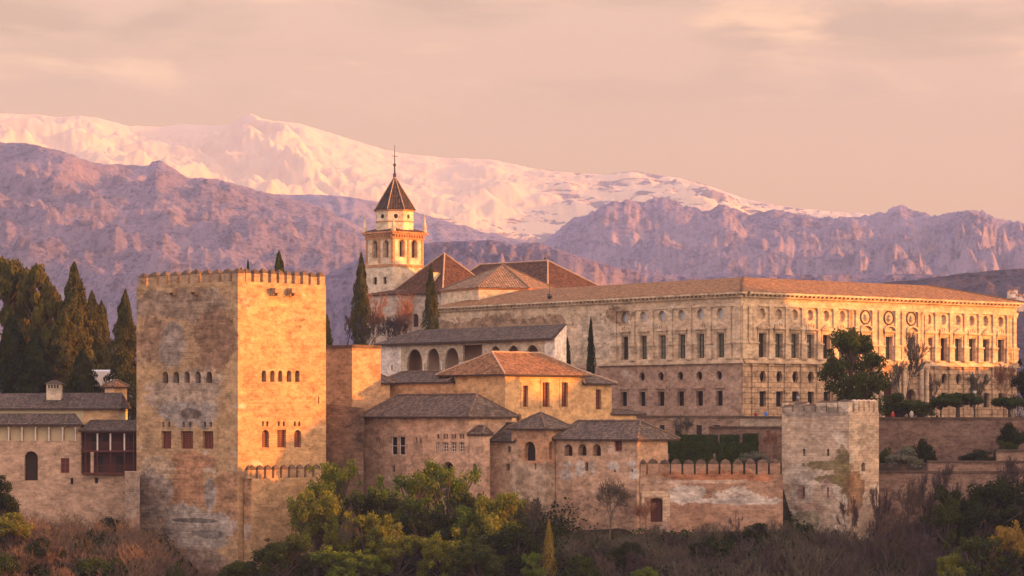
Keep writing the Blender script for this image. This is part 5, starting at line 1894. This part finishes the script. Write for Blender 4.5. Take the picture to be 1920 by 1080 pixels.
# -- trees on the left, behind the houses
GC = 'dark cypresses and pines left of the great tower'
plant('pine_tree', 'tall rounded pine at the far left edge behind the dark roof', 'tree', 'pine', 1, 'pine', 14, 490, 760, 130, 404, GC)
plant('pine_tree', 'broad pine with rounded top, second tree from the left edge', 'tree', 'pine', 2, 'pine', 66, 494, 760, 110, 400, GC)
plant('pine_tree', 'smaller pine leaning against the tallest cypress, lower than both neighbours', 'tree', 'pine', 3, 'pine', 96, 534, 760, 80, 394, GC)
plant('cypress_tree', 'tallest cypress of the left group, with a sharp cone top', 'tree', 'cypress', 1, 'cypress', 139, 495, 760, 84, 392, GC)
plant('cypress_tree', 'lower cypress just right of the tallest cypress, behind the pale canopy', 'tree', 'cypress', 2, 'cypress', 172, 548, 740, 64, 402, GC)
plant('cypress_tree', 'narrow cypress behind the canopy, shorter than its left neighbour', 'tree', 'cypress', 3, 'cypress', 190, 566, 740, 54, 405, GC)
plant('cypress_tree', 'thin cypress tip in the gap left of the solitary cone cypress', 'tree', 'cypress', 4, 'cypress', 199, 578, 740, 16, 412, GC)
plant('cypress_tree', 'solitary cone shaped cypress hugging the left side of the great tower', 'tree', 'cypress', 5, 'cypress', 235, 547, 800, 70, 378, GC)
plant('cypress_tree', 'stout cypress in front of the pines with warm lit right side', 'tree', 'cypress', 6, 'cypress', 118, 580, 765, 86, 384, GC)
plant('cypress_tree', 'short pointed cypress glowing brown between pine and tallest cypress', 'tree', 'cypress', 7, 'pine', 100, 598, 765, 34, 386, GC)
plant('cypress_tree', 'wide dark cypress low at the left edge above the dark roof', 'tree', 'cypress', 8, 'dark', 22, 590, 770, 80, 385, GC)
plant('cypress_tree', 'dark low cypress left of the pale chimney', 'tree', 'cypress', 9, 'dark', 66, 620, 770, 72, 380, GC)
plant('cypress_tree', 'dark low cypress filling the gap right of the pale chimney', 'tree', 'cypress', 2, 'dark', 155, 655, 775, 62, 377, GC)
# -- single cypresses among the palaces
GP = 'single cypresses among the palaces'
plant('cypress_tree', 'slender tall cypress standing left of the church bell tower', 'tree', 'cypress', 11, 'cypress', 677, 475, 655, 37, 428, GP)
plant('cypress_tree', 'slender dark cypress in front of the church dormer', 'tree', 'cypress', 12, 'cypress', 808, 495, 640, 29, 424, GP)
plant('cypress_tree', 'thin dark cypress against the pale palace side wall', 'tree', 'cypress', 13, 'dark', 1108, 594, 715, 16, 403, GP)
plant('cypress_tree', 'short thin cypress beside the white gable of the arcaded hall', 'tree', 'cypress', 14, 'dark', 1064, 632, 705, 14, 400, GP)
plant('cypress_tree', 'cypress half hidden behind the lit edge of the great tower', 'tree', 'cypress', 15, 'cypress', 613, 590, 680, 24, 385, GP)
plant('cypress_tree', 'tiny cypress tip poking over the great tower battlements', 'tree', 'cypress', 16, 'dark', 465, 486, 640, 16, 420, GP)
plant('fir_tree', 'bushy dark fir top rising behind the great tower battlements', 'tree', 'cypress', 17, 'mid', 523, 472, 640, 44, 415)
# -- bare trees below the bell tower
GB = 'bare reddish trees below the bell tower'
bare('bare_tree', 'rounded purple bare tree between great tower and slender cypress', 'tree', 21, 'purple', 648, 572, 665, 62, 432, GB)
bare('bare_tree', 'rust coloured bare tree right beside the slender cypress', 'tree', 22, 'rust', 704, 542, 668, 74, 436, GB)
bare('bare_tree', 'dark bare tree low in front of the pale aisle wall', 'tree', 23, 'purple', 722, 588, 672, 80, 430, GB)
bare('bare_tree', 'rust topped bare tree by the church door', 'tree', 24, 'rust', 762, 548, 668, 60, 440, GB)
bare('bare_tree', 'grey leaning bare tree before the church door', 'tree', 25, 'purple', 750, 590, 665, 56, 428, GB)
bare('bare_tree', 'dense dark bare tree at the foot of the slender cypress', 'tree', 22, 'purple', 690, 580, 670, 70, 426, GB)
# -- garden before the palace front
plant('evergreen_tree', 'big dark evergreen tree in front of the golden palace front', 'tree', 'full', 31, 'mid', 1597, 616, 806, 138, 358)
bare('bare_tree', 'tall bare tree in front of the palace portal', 'tree', 32, 'grey', 1692, 618, 790, 95, 371, 'bare garden trees before the palace', 4, .4, .3, .45, .02)
bare('bare_tree', 'thin bare tree between the clipped trees on the garden terrace', 'tree', 33, 'grey', 1828, 695, 790, 60, 372, 'bare garden trees before the palace', 4, .4, .3)
bare('bare_tree', 'dense reddish bare tree near the right end of the palace', 'tree', 34, 'rust', 1880, 672, 790, 78, 378, 'bare garden trees before the palace', 4, .45, .2)
bare('bare_tree', 'low bare tree left of the palace portal behind the pale tower', 'tree', 35, 'brown', 1745, 700, 790, 50, 376, 'bare garden trees before the palace', 4, .4, .3)
plant('garden_shrub', 'dark shrub on the terrace right behind the pale tower', 'shrub', 'shrub', 36, 'mid', 1683, 728, 785, 86, 370)
plant('garden_shrub', 'brownish shrub under the palace portal, by the terrace edge', 'shrub', 'shrub', 37, 'mid', 1725, 745, 785, 58, 371)
plant('clipped_tree', 'wide clipped umbrella tree on the terrace, fully in view', 'tree', 'dome', 38, 'hedge', 1796, 727, 792, 104, 370, 'clipped garden trees')
plant('clipped_tree', 'clipped umbrella tree nearer the right edge, beside the blossom', 'tree', 'dome', 39, 'hedge', 1893, 735, 792, 84, 370, 'clipped garden trees')
plant('clipped_tree', 'small clipped tree tucked left of the wide umbrella tree', 'tree', 'dome', 40, 'hedge', 1764, 738, 792, 40, 371, 'clipped garden trees')
plant('evergreen_tree', 'dark evergreen cut by the right edge beside the palace end', 'tree', 'broad', 41, 'dark', 1928, 672, 790, 76, 376)
plant('blossom_bush', 'small white blossoming bush on the terrace near the right edge', 'bush', 'shrub', 42, 'blossom', 1908, 750, 788, 30, 368.5, None, 700)
plant('terrace_bush', 'dark green bush spilling over the terrace wall at the right edge', 'bush', 'shrub', 43, 'dark', 1902, 782, 845, 64, 362)
plant('terrace_bush', 'greener low bush beneath the spilling dark bush', 'bush', 'shrub', 44, 'mid', 1888, 818, 868, 50, 360)
plant('terrace_bush', 'long flat dark bush behind the stepped wall', 'bush', 'shrub', 45, 'dark', 1836, 842, 872, 78, 356)
plant('terrace_bush', 'grey green olive bush right of the pale tower', 'bush', 'shrub', 46, 'olive', 1694, 828, 892, 84, 352)
plant('terrace_bush', 'round dark bush half behind the grey green olive bush', 'bush', 'shrub', 47, 'dark', 1727, 815, 890, 62, 358)
plant('terrace_bush', 'small dark shrub between pale tower and olive bush', 'bush', 'shrub', 48, 'mid', 1660, 828, 890, 30, 357)
bare('red_shrub', 'dense reddish bare shrub left of the pale tower', 'shrub', 49, 'rust', 1446, 800, 862, 60, 352, None, 4, .5, .2)
bare('bare_tree', 'small bare tree before the podium openings', 'tree', 50, 'grey', 1285, 775, 845, 62, 366, None, 4, .5, .15)
plant('terrace_bush', 'pale grey green bush peeping over the curtain wall merlons', 'bush', 'shrub', 51, 'olive', 1412, 843, 872, 64, 343, None, 2500)
plant('terrace_bush', 'tiny yellow bush beside the pale tower left edge', 'bush', 'shrub', 52, 'yellow', 1461, 846, 868, 12, 340, None, 500)


def hedge(label, x0, x1, y0, y1, D, dep, mat='hedge'):
    a, b = XY(x0, D), XY(x1, D)
    z0, z1 = ZZ(y1, D), ZZ(y0, D)
    cx = (a.x + b.x) / 2
    L, hh_ = b.x - a.x, z1 - z0
    rng = np.random.default_rng(int(x0))
    n = int(260 * (L * hh_ + L * dep + dep * hh_))
    P = rng.uniform(0, 1, (n, 3)) - np.array([.5, .5, 0])
    f = rng.choice(3, n, p=np.array([L * hh_, dep * hh_, L * dep]) / (L * hh_ + dep * hh_ + L * dep))
    d = np.zeros((n, 3))
    P[f == 0, 1] = -.5
    d[f == 0, 1] = -1
    sd_ = rng.choice([-1, 1], n)
    P[f == 1, 0] = .5 * sd_[f == 1]
    d[f == 1, 0] = sd_[f == 1]
    P[f == 2, 2] = 1
    d[f == 2, 2] = 1
    P = P * np.array([L, dep, hh_]) + rng.normal(0, .05, (n, 3))
    V, Fq = quads(P, d, .13, .7, rng)
    t = thing('clipped_hedge', label, 'hedge', (cx, D + dep / 2, z0), 'clipped garden hedges')
    link_mesh('leaves', mesh_np('leaves', V, Fq, LM[mat]), t)
    mb = MB()
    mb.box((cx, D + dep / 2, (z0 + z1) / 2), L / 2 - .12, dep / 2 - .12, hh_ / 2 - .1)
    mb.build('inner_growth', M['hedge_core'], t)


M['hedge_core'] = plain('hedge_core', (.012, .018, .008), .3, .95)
hedge('long low hedge just above the merlons, left half', 1257, 1336, 830, 874, 346, 1.3)
hedge('long low hedge just above the merlons, right half', 1345, 1421, 832, 874, 346.5, 1.3)
hedge('taller hedge at the back, touching the gallery wing roof', 1252, 1345, 817, 850, 352, 1.4)
hedge('cube of hedge in the middle, set behind the long hedges', 1352, 1386, 817, 850, 353, 1.6)
hedge('cube of hedge nearest the reddish shrub', 1395, 1421, 815, 850, 353.5, 1.6)

# -- trees and shrubs on the slope in front
GF = 'leafy trees on the slope in front'
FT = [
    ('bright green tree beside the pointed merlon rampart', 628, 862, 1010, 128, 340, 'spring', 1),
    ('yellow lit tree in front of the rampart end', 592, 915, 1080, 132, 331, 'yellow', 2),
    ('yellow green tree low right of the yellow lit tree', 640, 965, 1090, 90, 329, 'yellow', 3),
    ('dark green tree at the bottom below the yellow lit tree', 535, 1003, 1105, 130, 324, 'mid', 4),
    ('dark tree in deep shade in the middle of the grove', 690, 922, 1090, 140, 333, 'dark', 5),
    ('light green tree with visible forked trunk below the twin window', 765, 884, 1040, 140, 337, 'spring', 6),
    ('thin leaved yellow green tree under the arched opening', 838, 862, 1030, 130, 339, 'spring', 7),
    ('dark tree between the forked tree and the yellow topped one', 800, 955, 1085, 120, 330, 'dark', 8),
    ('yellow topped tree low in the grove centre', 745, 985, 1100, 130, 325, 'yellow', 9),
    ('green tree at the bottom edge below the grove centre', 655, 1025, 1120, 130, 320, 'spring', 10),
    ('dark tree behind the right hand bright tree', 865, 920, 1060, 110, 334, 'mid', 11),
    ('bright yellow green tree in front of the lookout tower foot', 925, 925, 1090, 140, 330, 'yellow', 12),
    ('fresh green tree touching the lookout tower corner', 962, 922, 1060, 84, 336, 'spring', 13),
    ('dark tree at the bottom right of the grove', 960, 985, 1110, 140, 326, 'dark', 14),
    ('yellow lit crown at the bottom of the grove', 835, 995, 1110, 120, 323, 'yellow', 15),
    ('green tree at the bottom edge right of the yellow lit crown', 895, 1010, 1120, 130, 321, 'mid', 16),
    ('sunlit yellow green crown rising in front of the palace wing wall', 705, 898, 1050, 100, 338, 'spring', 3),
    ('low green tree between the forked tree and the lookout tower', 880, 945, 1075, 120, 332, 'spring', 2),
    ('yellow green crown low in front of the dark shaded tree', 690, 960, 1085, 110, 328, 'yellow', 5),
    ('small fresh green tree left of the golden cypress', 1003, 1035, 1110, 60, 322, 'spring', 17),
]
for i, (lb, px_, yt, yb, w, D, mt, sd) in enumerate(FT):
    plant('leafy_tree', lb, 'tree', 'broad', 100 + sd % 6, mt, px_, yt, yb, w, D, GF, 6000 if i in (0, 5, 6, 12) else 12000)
plant('golden_cypress', 'slim golden young cypress at the bottom below the lookout tower', 'tree', 'cypress', 61, 'gold', 1029, 975, 1105, 30, 322, None, 3500)
plant('dark_bush', 'dark green bush left of the great tower buttress', 'bush', 'shrub', 62, 'dark', 204, 952, 1040, 62, 346)
plant('edge_tree', 'dark rounded tree cut by the left edge', 'tree', 'shrub', 63, 'dark', 0, 886, 975, 66, 338)
plant('yellow_shrub', 'yellow green shrub at the left edge below the dark rounded tree', 'shrub', 'shrub', 64, 'yellow', 18, 958, 1022, 92, 334)
plant('dark_bush', 'dark low bush in the bottom left corner', 'bush', 'shrub', 65, 'mid', 5, 1030, 1090, 90, 326)
plant('dark_bush', 'small green bush at the bottom below the great tower', 'bush', 'shrub', 66, 'mid', 330, 1048, 1092, 40, 327, None, 2500)
plant('dark_bush', 'dark bush low between the dry brush and the buttress', 'bush', 'shrub', 67, 'dark', 172, 990, 1050, 80, 342)
for lb, px_, yt, yb, w, D, mt, sd in (('broad dark bush at the bottom left, in the dry brush', 78, 1005, 1075, 110, 331, 'dark', 68), ('dark green bush at the bottom edge below the balcony house', 190, 1030, 1095, 96, 328, 'mid', 69),
                                      ('low dark bush before the tower foot', 262, 1040, 1095, 70, 329, 'dark', 70), ('dark bush in the brush left of the golden grove', 452, 1040, 1098, 84, 327, 'mid', 62)):
    plant('dark_bush', lb, 'bush', 'shrub', sd, mt, px_, yt, yb, w, D)
for lb, px_, yt, yb, w, D, mt, sd in (('dark green bush in the brushwood below the pale bare tree', 1178, 1000, 1078, 60, 326, 'dark', 62), ('low green bush at the bottom edge right of the golden cypress', 1090, 1035, 1100, 80, 323, 'mid', 63),
                                      ('dark shrub at the foot of the curtain wall near the pale tower', 1424, 978, 1026, 70, 333, 'dark', 64), ('small bright green shrub at the bottom edge of the brushwood', 1212, 1058, 1095, 56, 321, 'spring', 65),
                                      ('dark bush below the curtain wall, right of the gate', 1330, 1000, 1060, 90, 328, 'dark', 66), ('dark bush at the left foot of the pale tower', 1482, 1015, 1075, 80, 328, 'dark', 67)):
    plant('slope_bush', lb, 'bush', 'shrub', sd, mt, px_, yt, yb, w, D)
GRT = 'dark evergreens on the right slope'
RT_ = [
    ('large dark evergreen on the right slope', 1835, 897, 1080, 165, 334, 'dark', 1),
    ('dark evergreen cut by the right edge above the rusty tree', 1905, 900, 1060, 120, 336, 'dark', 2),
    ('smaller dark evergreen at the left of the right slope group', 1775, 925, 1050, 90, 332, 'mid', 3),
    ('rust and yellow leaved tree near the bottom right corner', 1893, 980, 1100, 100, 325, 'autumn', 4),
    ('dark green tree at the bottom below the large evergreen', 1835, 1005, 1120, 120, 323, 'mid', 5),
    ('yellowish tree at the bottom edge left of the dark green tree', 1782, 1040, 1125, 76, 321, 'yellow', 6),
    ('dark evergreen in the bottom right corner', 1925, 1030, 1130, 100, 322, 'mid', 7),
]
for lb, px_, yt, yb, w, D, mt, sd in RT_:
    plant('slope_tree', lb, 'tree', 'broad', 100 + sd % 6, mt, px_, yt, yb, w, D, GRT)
# -- bare trees on the slope
GS = 'bare trees on the slope'
BT = [
    ('pale bare tree standing before the curtain wall left of the gate', 1143, 895, 1000, 84, 334.5, 'grey', 71, .5),
    ('red brown small tree leaning over the gate', 1208, 936, 995, 56, 334.8, 'rust', 72, .5),
    ('tall bare tree against the outer wall, nearest the pale tower', 1640, 905, 1060, 70, 336, 'purple', 73, .48),
    ('forked bare tree in the middle of the outer wall', 1690, 890, 1070, 80, 333, 'brown', 74, .5),
    ('slim bare tree left of the dark evergreens', 1735, 880, 1065, 76, 335, 'purple', 75, .46),
    ('bare tree at the foot of the pale tower', 1588, 930, 1040, 60, 332, 'purple', 76, .5),
    ('bare tree low on the right slope below the outer wall', 1665, 960, 1090, 90, 328, 'brown', 77, .5),
    ('bare tree at the bottom under the forked bare tree', 1715, 985, 1100, 100, 325, 'purple', 78, .5),
    ('bare tree rising before the step of the outer wall', 1770, 860, 1040, 70, 338, 'purple', 79, .45),
    ('bare purple tree at the far right below the top step', 1880, 850, 1030, 90, 339, 'purple', 80, .5),
    ('thin bare tree amid the yellow grove crowns', 640, 975, 1090, 60, 327, 'grey', 81, .3),
    ('bare tree at the right edge of the green grove', 1000, 930, 1060, 70, 335, 'grey', 82, .35),
]
for lb, px_, yt, yb, w, D, mt, sd, spd in BT:
    bare('bare_tree', lb, 'tree', sd, mt, px_, yt, yb, w, D, GS, 4, spd, .16)
plant('blossom_bush', 'small white blossoming almond below the gate', 'bush', 'shrub', 83, 'blossom', 1246, 972, 1006, 22, 333, None, 450)


rs = random.Random(17)
for i in range(44):
    px_, D = rs.uniform(1050, 1800), rs.uniform(320, 333)
    x = (px_ - 960) / F * D
    z = float(ground_z(x, D)) - .1
    yb = H - z / D * F
    hh_ = rs.uniform(2.2, 4.6) * F / D
    bare('bare_shrub', 'leafless grey brown shrub in the thicket on the right hand slope', 'shrub', 90 + i % 4, ('grey', 'purple', 'brown', 'purple')[i % 4],
         px_, yb - hh_, yb, hh_ * rs.uniform(.8, 1.2), D, 'leafless shrubs on the right hand slope', 3, .6, .12, .25, .022, (3, 5))
rs = random.Random(18)
for i in range(14):
    px_, D = rs.uniform(-10, 470), rs.uniform(320, 333)
    x = (px_ - 960) / F * D
    z = float(ground_z(x, D)) - .1
    yb = H - z / D * F
    hh_ = rs.uniform(2.2, 4.6) * F / D
    bare('bare_shrub', 'leafless tan shrub in the dry brush below the great tower and left houses', 'shrub', 90 + i % 4, ('tan', 'brown')[i % 2],
         px_, yb - hh_, yb, hh_ * rs.uniform(.8, 1.2), D, 'leafless shrubs in the bottom left brush', 3, .6, .12, .25, .022, (3, 5))


# -- brushwood and undergrowth nobody could count
def brush(name, boxes, mat, seed, thick=.036):
    rng = np.random.default_rng(seed)
    allS = []
    for (x0, x1, d0, d1, n, h0, h1) in boxes:
        D = rng.uniform(d0, d1, n)
        px_ = rng.uniform(x0, x1, n)
        x = (px_ - 960) / F * D
        z = ground_z(x, D) - .15
        dens = fbm(x / 3.0, D / 3.0, 3, seed)
        k = dens > .40
        x, D, z, dens = x[k], D[k], z[k], dens[k]
        m = len(x)
        for s in range(7):
            hh_ = rng.uniform(h0, h1, m) * (.4 + 1.3 * (dens - .3))
            lean = rng.normal(0, .34, (m, 2))
            p0 = np.stack([x, D, z], 1)
            p1 = p0 + np.stack([lean[:, 0] * hh_ * .5, lean[:, 1] * hh_ * .5, hh_ * .5], 1)
            p2 = p1 + np.stack([(lean[:, 0] + rng.normal(0, .25, m)) * hh_ * .5, (lean[:, 1] + rng.normal(0, .25, m)) * hh_ * .5, hh_ * .5], 1)
            r = np.full(m, thick)
            allS.append(np.concatenate([p0, p1, r[:, None] * 1.3, r[:, None]], 1))
            allS.append(np.concatenate([p1, p2, r[:, None], r[:, None] * .5], 1))
            for q in range(4):
                t = rng.uniform(.2, 1, m)[:, None]
                b = p1 + (p2 - p1) * t
                e = b + np.stack([rng.normal(0, .22, m), rng.normal(0, .22, m), rng.uniform(.1, .5, m)], 1) * hh_[:, None] * .5
                allS.append(np.concatenate([b, e, r[:, None] * .7, r[:, None] * .4], 1))
    o = link_mesh(name, seg_mesh(name, np.concatenate(allS), TW[mat], 3))
    tag(o, None, None, kind='stuff')


brush('dry_brushwood', [(-40, 250, 328, 350, 420, 1.2, 3.6), (235, 500, 322, 338, 420, 1.4, 4.2), (-40, 500, 316, 326, 300, 1.0, 3.0)], 'tan', 5)
brush('brown_brushwood', [(1040, 1480, 318, 333, 520, 1.2, 3.2), (1480, 1800, 316, 334, 520, 1.6, 4.2), (1740, 1960, 318, 340, 300, 1.2, 3.4)], 'grey', 6)
brush('purple_brushwood', [(1560, 1800, 322, 341, 800, 1.5, 4.6), (1050, 1480, 320, 332, 500, 1.0, 2.6), (480, 1050, 320, 346, 500, 1.0, 3.0), (1800, 1960, 325, 343, 300, 1.5, 4)], 'purple', 7)


def undergrowth(name, boxes, mat, seed, size=.20):
    rng = np.random.default_rng(seed)
    Ps = []
    for (x0, x1, d0, d1, n, hh_) in boxes:
        D = rng.uniform(d0, d1, n)
        x = (rng.uniform(x0, x1, n) + rng.normal(0, 26, n) - 960) / F * D
        dens = fbm(x / 2.6, D / 2.6, 4, seed)
        z = ground_z(x, D) + rng.random(n) * hh_ * np.clip((dens - .32) * 4, 0, 1.5)
        k = dens > .36
        Ps.append(np.stack([x, D, z], 1)[k])
    P = np.concatenate(Ps)
    d = np.tile(np.array([[0, -.4, .8]]), (len(P), 1))
    V, Fq = quads(P, d, size, .6, rng)
    o = link_mesh(name, mesh_np(name, V, Fq, LM[mat]))
    tag(o, None, None, kind='stuff')


undergrowth('undergrowth', [(-40, 500, 312, 350, 14000, 1.2), (480, 1060, 312, 350, 60000, 3.2), (1040, 1500, 314, 334.5, 26000, 1.2), (1480, 1960, 312, 342, 30000, 1.4)], 'dark', 8, .24)
undergrowth('pale_undergrowth', [(-40, 300, 318, 350, 3500, .8), (480, 1060, 318, 346, 5000, 1.6), (1080, 1460, 328, 335, 3500, .8), (1500, 1960, 314, 332, 3000, .9)], 'mid', 9)
undergrowth('dry_undergrowth', [(-40, 500, 312, 350, 9000, .8), (1040, 1960, 314, 340, 4000, .6)], 'red', 10, .15)


# ------------------------------------------------------------------ people, lamps, village
def person(label, px, D, zfoot, top, legs, hair=(.03, .02, .015), turn=0.0, h=1.7):
    mats = [plain('jacket', top, .15, .8, 6), plain('trousers', legs, .15, .85, 6), plain('skin', (.45, .27, .19), .08, .6, 6), plain('hair', hair, .2, .7, 8)]
    p = XY(px, D)
    t = thing('person', label, 'person', (p.x, p.y, zfoot), 'visitors on the garden terraces')
    k = h / 1.7
    # one skinned body: pelvis root, spine, neck, head, arms, legs
    J = {'pel': (0, 0, .92, .15), 'che': (0, 0, 1.28, .165), 'nec': (0, 0, 1.46, .065), 'hea': (0, -.01, 1.58, .095), 'top': (0, 0, 1.66, .08),
         'shl': (.18, 0, 1.38, .065), 'ell': (.25, .02, 1.12, .048), 'wrl': (.24, -.10, .90, .034), 'hnl': (.24, -.13, .82, .03),
         'shr': (-.18, 0, 1.38, .065), 'elr': (-.25, .02, 1.12, .048), 'wrr': (-.22, -.12, .92, .034), 'hnr': (-.21, -.16, .85, .03),
         'hil': (.09, 0, .86, .10), 'knl': (.10, -.03, .48, .065), 'anl': (.10, .02, .09, .045), 'tol': (.11, -.14, .04, .035),
         'hir': (-.09, 0, .86, .10), 'knr': (-.10, -.02, .48, .065), 'anr': (-.10, .03, .09, .045), 'tor': (-.11, -.13, .04, .035)}
    E = [('pel', 'che'), ('che', 'nec'), ('nec', 'hea'), ('hea', 'top'), ('che', 'shl'), ('shl', 'ell'), ('ell', 'wrl'), ('wrl', 'hnl'),
         ('che', 'shr'), ('shr', 'elr'), ('elr', 'wrr'), ('wrr', 'hnr'), ('pel', 'hil'), ('hil', 'knl'), ('knl', 'anl'), ('anl', 'tol'),
         ('pel', 'hir'), ('hir', 'knr'), ('knr', 'anr'), ('anr', 'tor')]
    ks = list(J)
    me = bpy.data.meshes.new('body')
    me.from_pydata([tuple(c * k for c in J[q][:3]) for q in ks], [(ks.index(a), ks.index(b)) for a, b in E], [])
    o = bpy.data.objects.new('body', me)
    C.objects.link(o)
    sk = o.modifiers.new('skin', 'SKIN')
    for i, q in enumerate(ks):
        r = J[q][3] * k
        me.skin_vertices[0].data[i].radius = (r, r)
    me.skin_vertices[0].data[0].use_root = True
    ss = o.modifiers.new('sub', 'SUBSURF')
    ss.levels = ss.render_levels = 1
    dg = bpy.context.evaluated_depsgraph_get()
    m2 = bpy.data.meshes.new_from_object(o.evaluated_get(dg))
    bpy.data.objects.remove(o)
    m2.materials.clear()
    for m in mats:
        m2.materials.append(m)
    for f in m2.polygons:
        z, x = f.center.z / k, abs(f.center.x) / k
        f.material_index = 1 if z < .9 and x < .2 else 2 if z > 1.45 or (z < .9 and x >= .2) else 0
        f.use_smooth = True
    b = link_mesh('body', m2, t)
    mb = MB()
    mb.lathe((0, .015, 1.575 * k), [(.098 * k, 0), (.105 * k, .05 * k), (.08 * k, .12 * k), (.03 * k, .14 * k)], 10)
    off = Vector(ROOT[t.name])
    mb.v = [tuple(Vector(q) + off) for q in mb.v]
    mb.build('hair', mats[3], t, smooth=True)
    t.rotation_euler = (0, 0, turn)
    return t


person('person in a dark red jacket by the pale parapet below the palace corner', 1417, 378.5, ZZ(781, 378) - .9, (.22, .02, .025), (.04, .04, .06), turn=.6)
person('person in a bright blue top beside the one in dark red', 1436, 378.3, ZZ(781, 378) - .8, (.08, .18, .50), (.10, .10, .14), turn=-.5)
person('person in red by the terrace edge near the dark shrub', 1674, 367.2, ZZ(783, 367) - .75, (.40, .05, .04), (.05, .05, .07), turn=.2)
person('person in pale clothes leaning at the terrace edge below the portal', 1709, 367.1, ZZ(783, 367) - .6, (.55, .48, .44), (.45, .38, .33), turn=-.3)
person('person in black sitting out of reach left of the clipped tree trunks', 1757, 367.3, ZZ(783, 367) - 1.1, (.02, .02, .025), (.03, .03, .035), turn=.9)


def lamp(label, px, ytop, D, zfoot):
    p = XY(px, D)
    t = thing('street_lamp', label, 'lamp', (p.x, p.y, zfoot), 'garden lamps')
    zt = ZZ(ytop, D)
    mb = MB()
    mb.lathe((p.x, p.y, zfoot), [(.16, 0), (.12, .5), (.06, .7), (.045, zt - zfoot - .6), (.09, zt - zfoot - .5)], 8)
    mb.build('post', M['iron'], t)
    mb = MB()
    mb.lathe((p.x, p.y, zt - .5), [(.1, 0), (.24, .32), (.22, .36)], 6)
    mb.build('lantern', M['lamp_glass'], t)
    mb = MB()
    mb.lathe((p.x, p.y, zt - .138), [(.27, 0), (.1, .16), (.03, .3)], 6)
    mb.build('cap', M['iron'], t)


lamp('garden lamp standing behind the left battlements of the pale tower', 1497, 741, 362, -4)
lamp('garden lamp left of the big dark evergreen tree', 1556, 727, 372, -.5)
lamp('garden lamp among the clipped trees on the terrace', 1828, 731, 369, -.5)

vil = random.Random(8)
vw = [plain('white_house', (.62, .55, .50), .1, .8, .3), plain('cream_house', (.55, .45, .36), .1, .8, .3)]
vn = 0
VL = ['white village house on the far hillside at the right edge', 'far white house seen just above the palace roof end', 'small far house highest on the right hillside',
      'far house lowest beside the palace cornice end', 'cream coloured far house in the village middle', 'far house leftmost of the hillside village',
      'far pale house rightmost in the village', 'distant white house with wide front', 'distant narrow white house', 'far house behind the evergreen at the edge',
      'small cream house uphill of the widest white house', 'tiny far house between two white houses', 'distant house below the dark hill crest', 'far pale house close to the roof hip']
for i in range(14):
    px_ = 1893 + i * 3.1 + vil.uniform(-2, 2)
    yy = 553 + vil.uniform(-8, 18)
    D = 1080 + (571 - yy) * 8
    wdt, hgt = vil.uniform(1.2, 2.6), vil.uniform(1.1, 1.9)
    p = P3(px_, yy, D)
    t = thing('village_house', VL[i], 'house', p, 'white houses on the far hillside')
    mb = MB()
    mb.box(p + Vector((0, 0, -hgt)), wdt / 2, 1.5, hgt * 2)
    mb.build('wall', vw[i % 2], t)
    mb = MB()
    a = [p + Vector((sx * (wdt / 2 + .2), sy * 1.7, hgt + .003)) for sx, sy in ((-1, -1), (1, -1), (1, 1), (-1, 1))]
    r0, r1 = p + Vector((-wdt / 2 - .2, 0, hgt + .7)), p + Vector((wdt / 2 + .2, 0, hgt + .7))
    slope(mb, [a[0], a[1], r1, r0])
    slope(mb, [a[2], a[3], r0, r1])
    mb.poly([a[1], a[2], r1])
    mb.poly([a[3], a[0], r0])
    mb.build('roof', T_TERRA, t)

# ------------------------------------------------------------------ air
m, nt = new_mat('air')
vol = nd(nt, 'ShaderNodeVolumePrincipled', {'Color': (.40, .53, .96, 1), 'Density': 0.76e-4, 'Anisotropy': 0.0})
nd(nt, 'ShaderNodeOutputMaterial', {'Volume': vol.outputs[0]})
mb = MB()
zt_, zl_ = 950, -110
ring = [(-3400, -140), (3400, -140), (3400, 7700), (-3400, 7700)]
mb.hexa([Vector((x, y, zl_)) for x, y in ring], [Vector((x, y, zt_)) for x, y in ring])
hz = mb.build('haze', m, None, (0, 0, 0))
tag(hz, None, None, kind='stuff')
SC.cycles.volume_bounces = 1
SC.cycles.max_bounces = 6
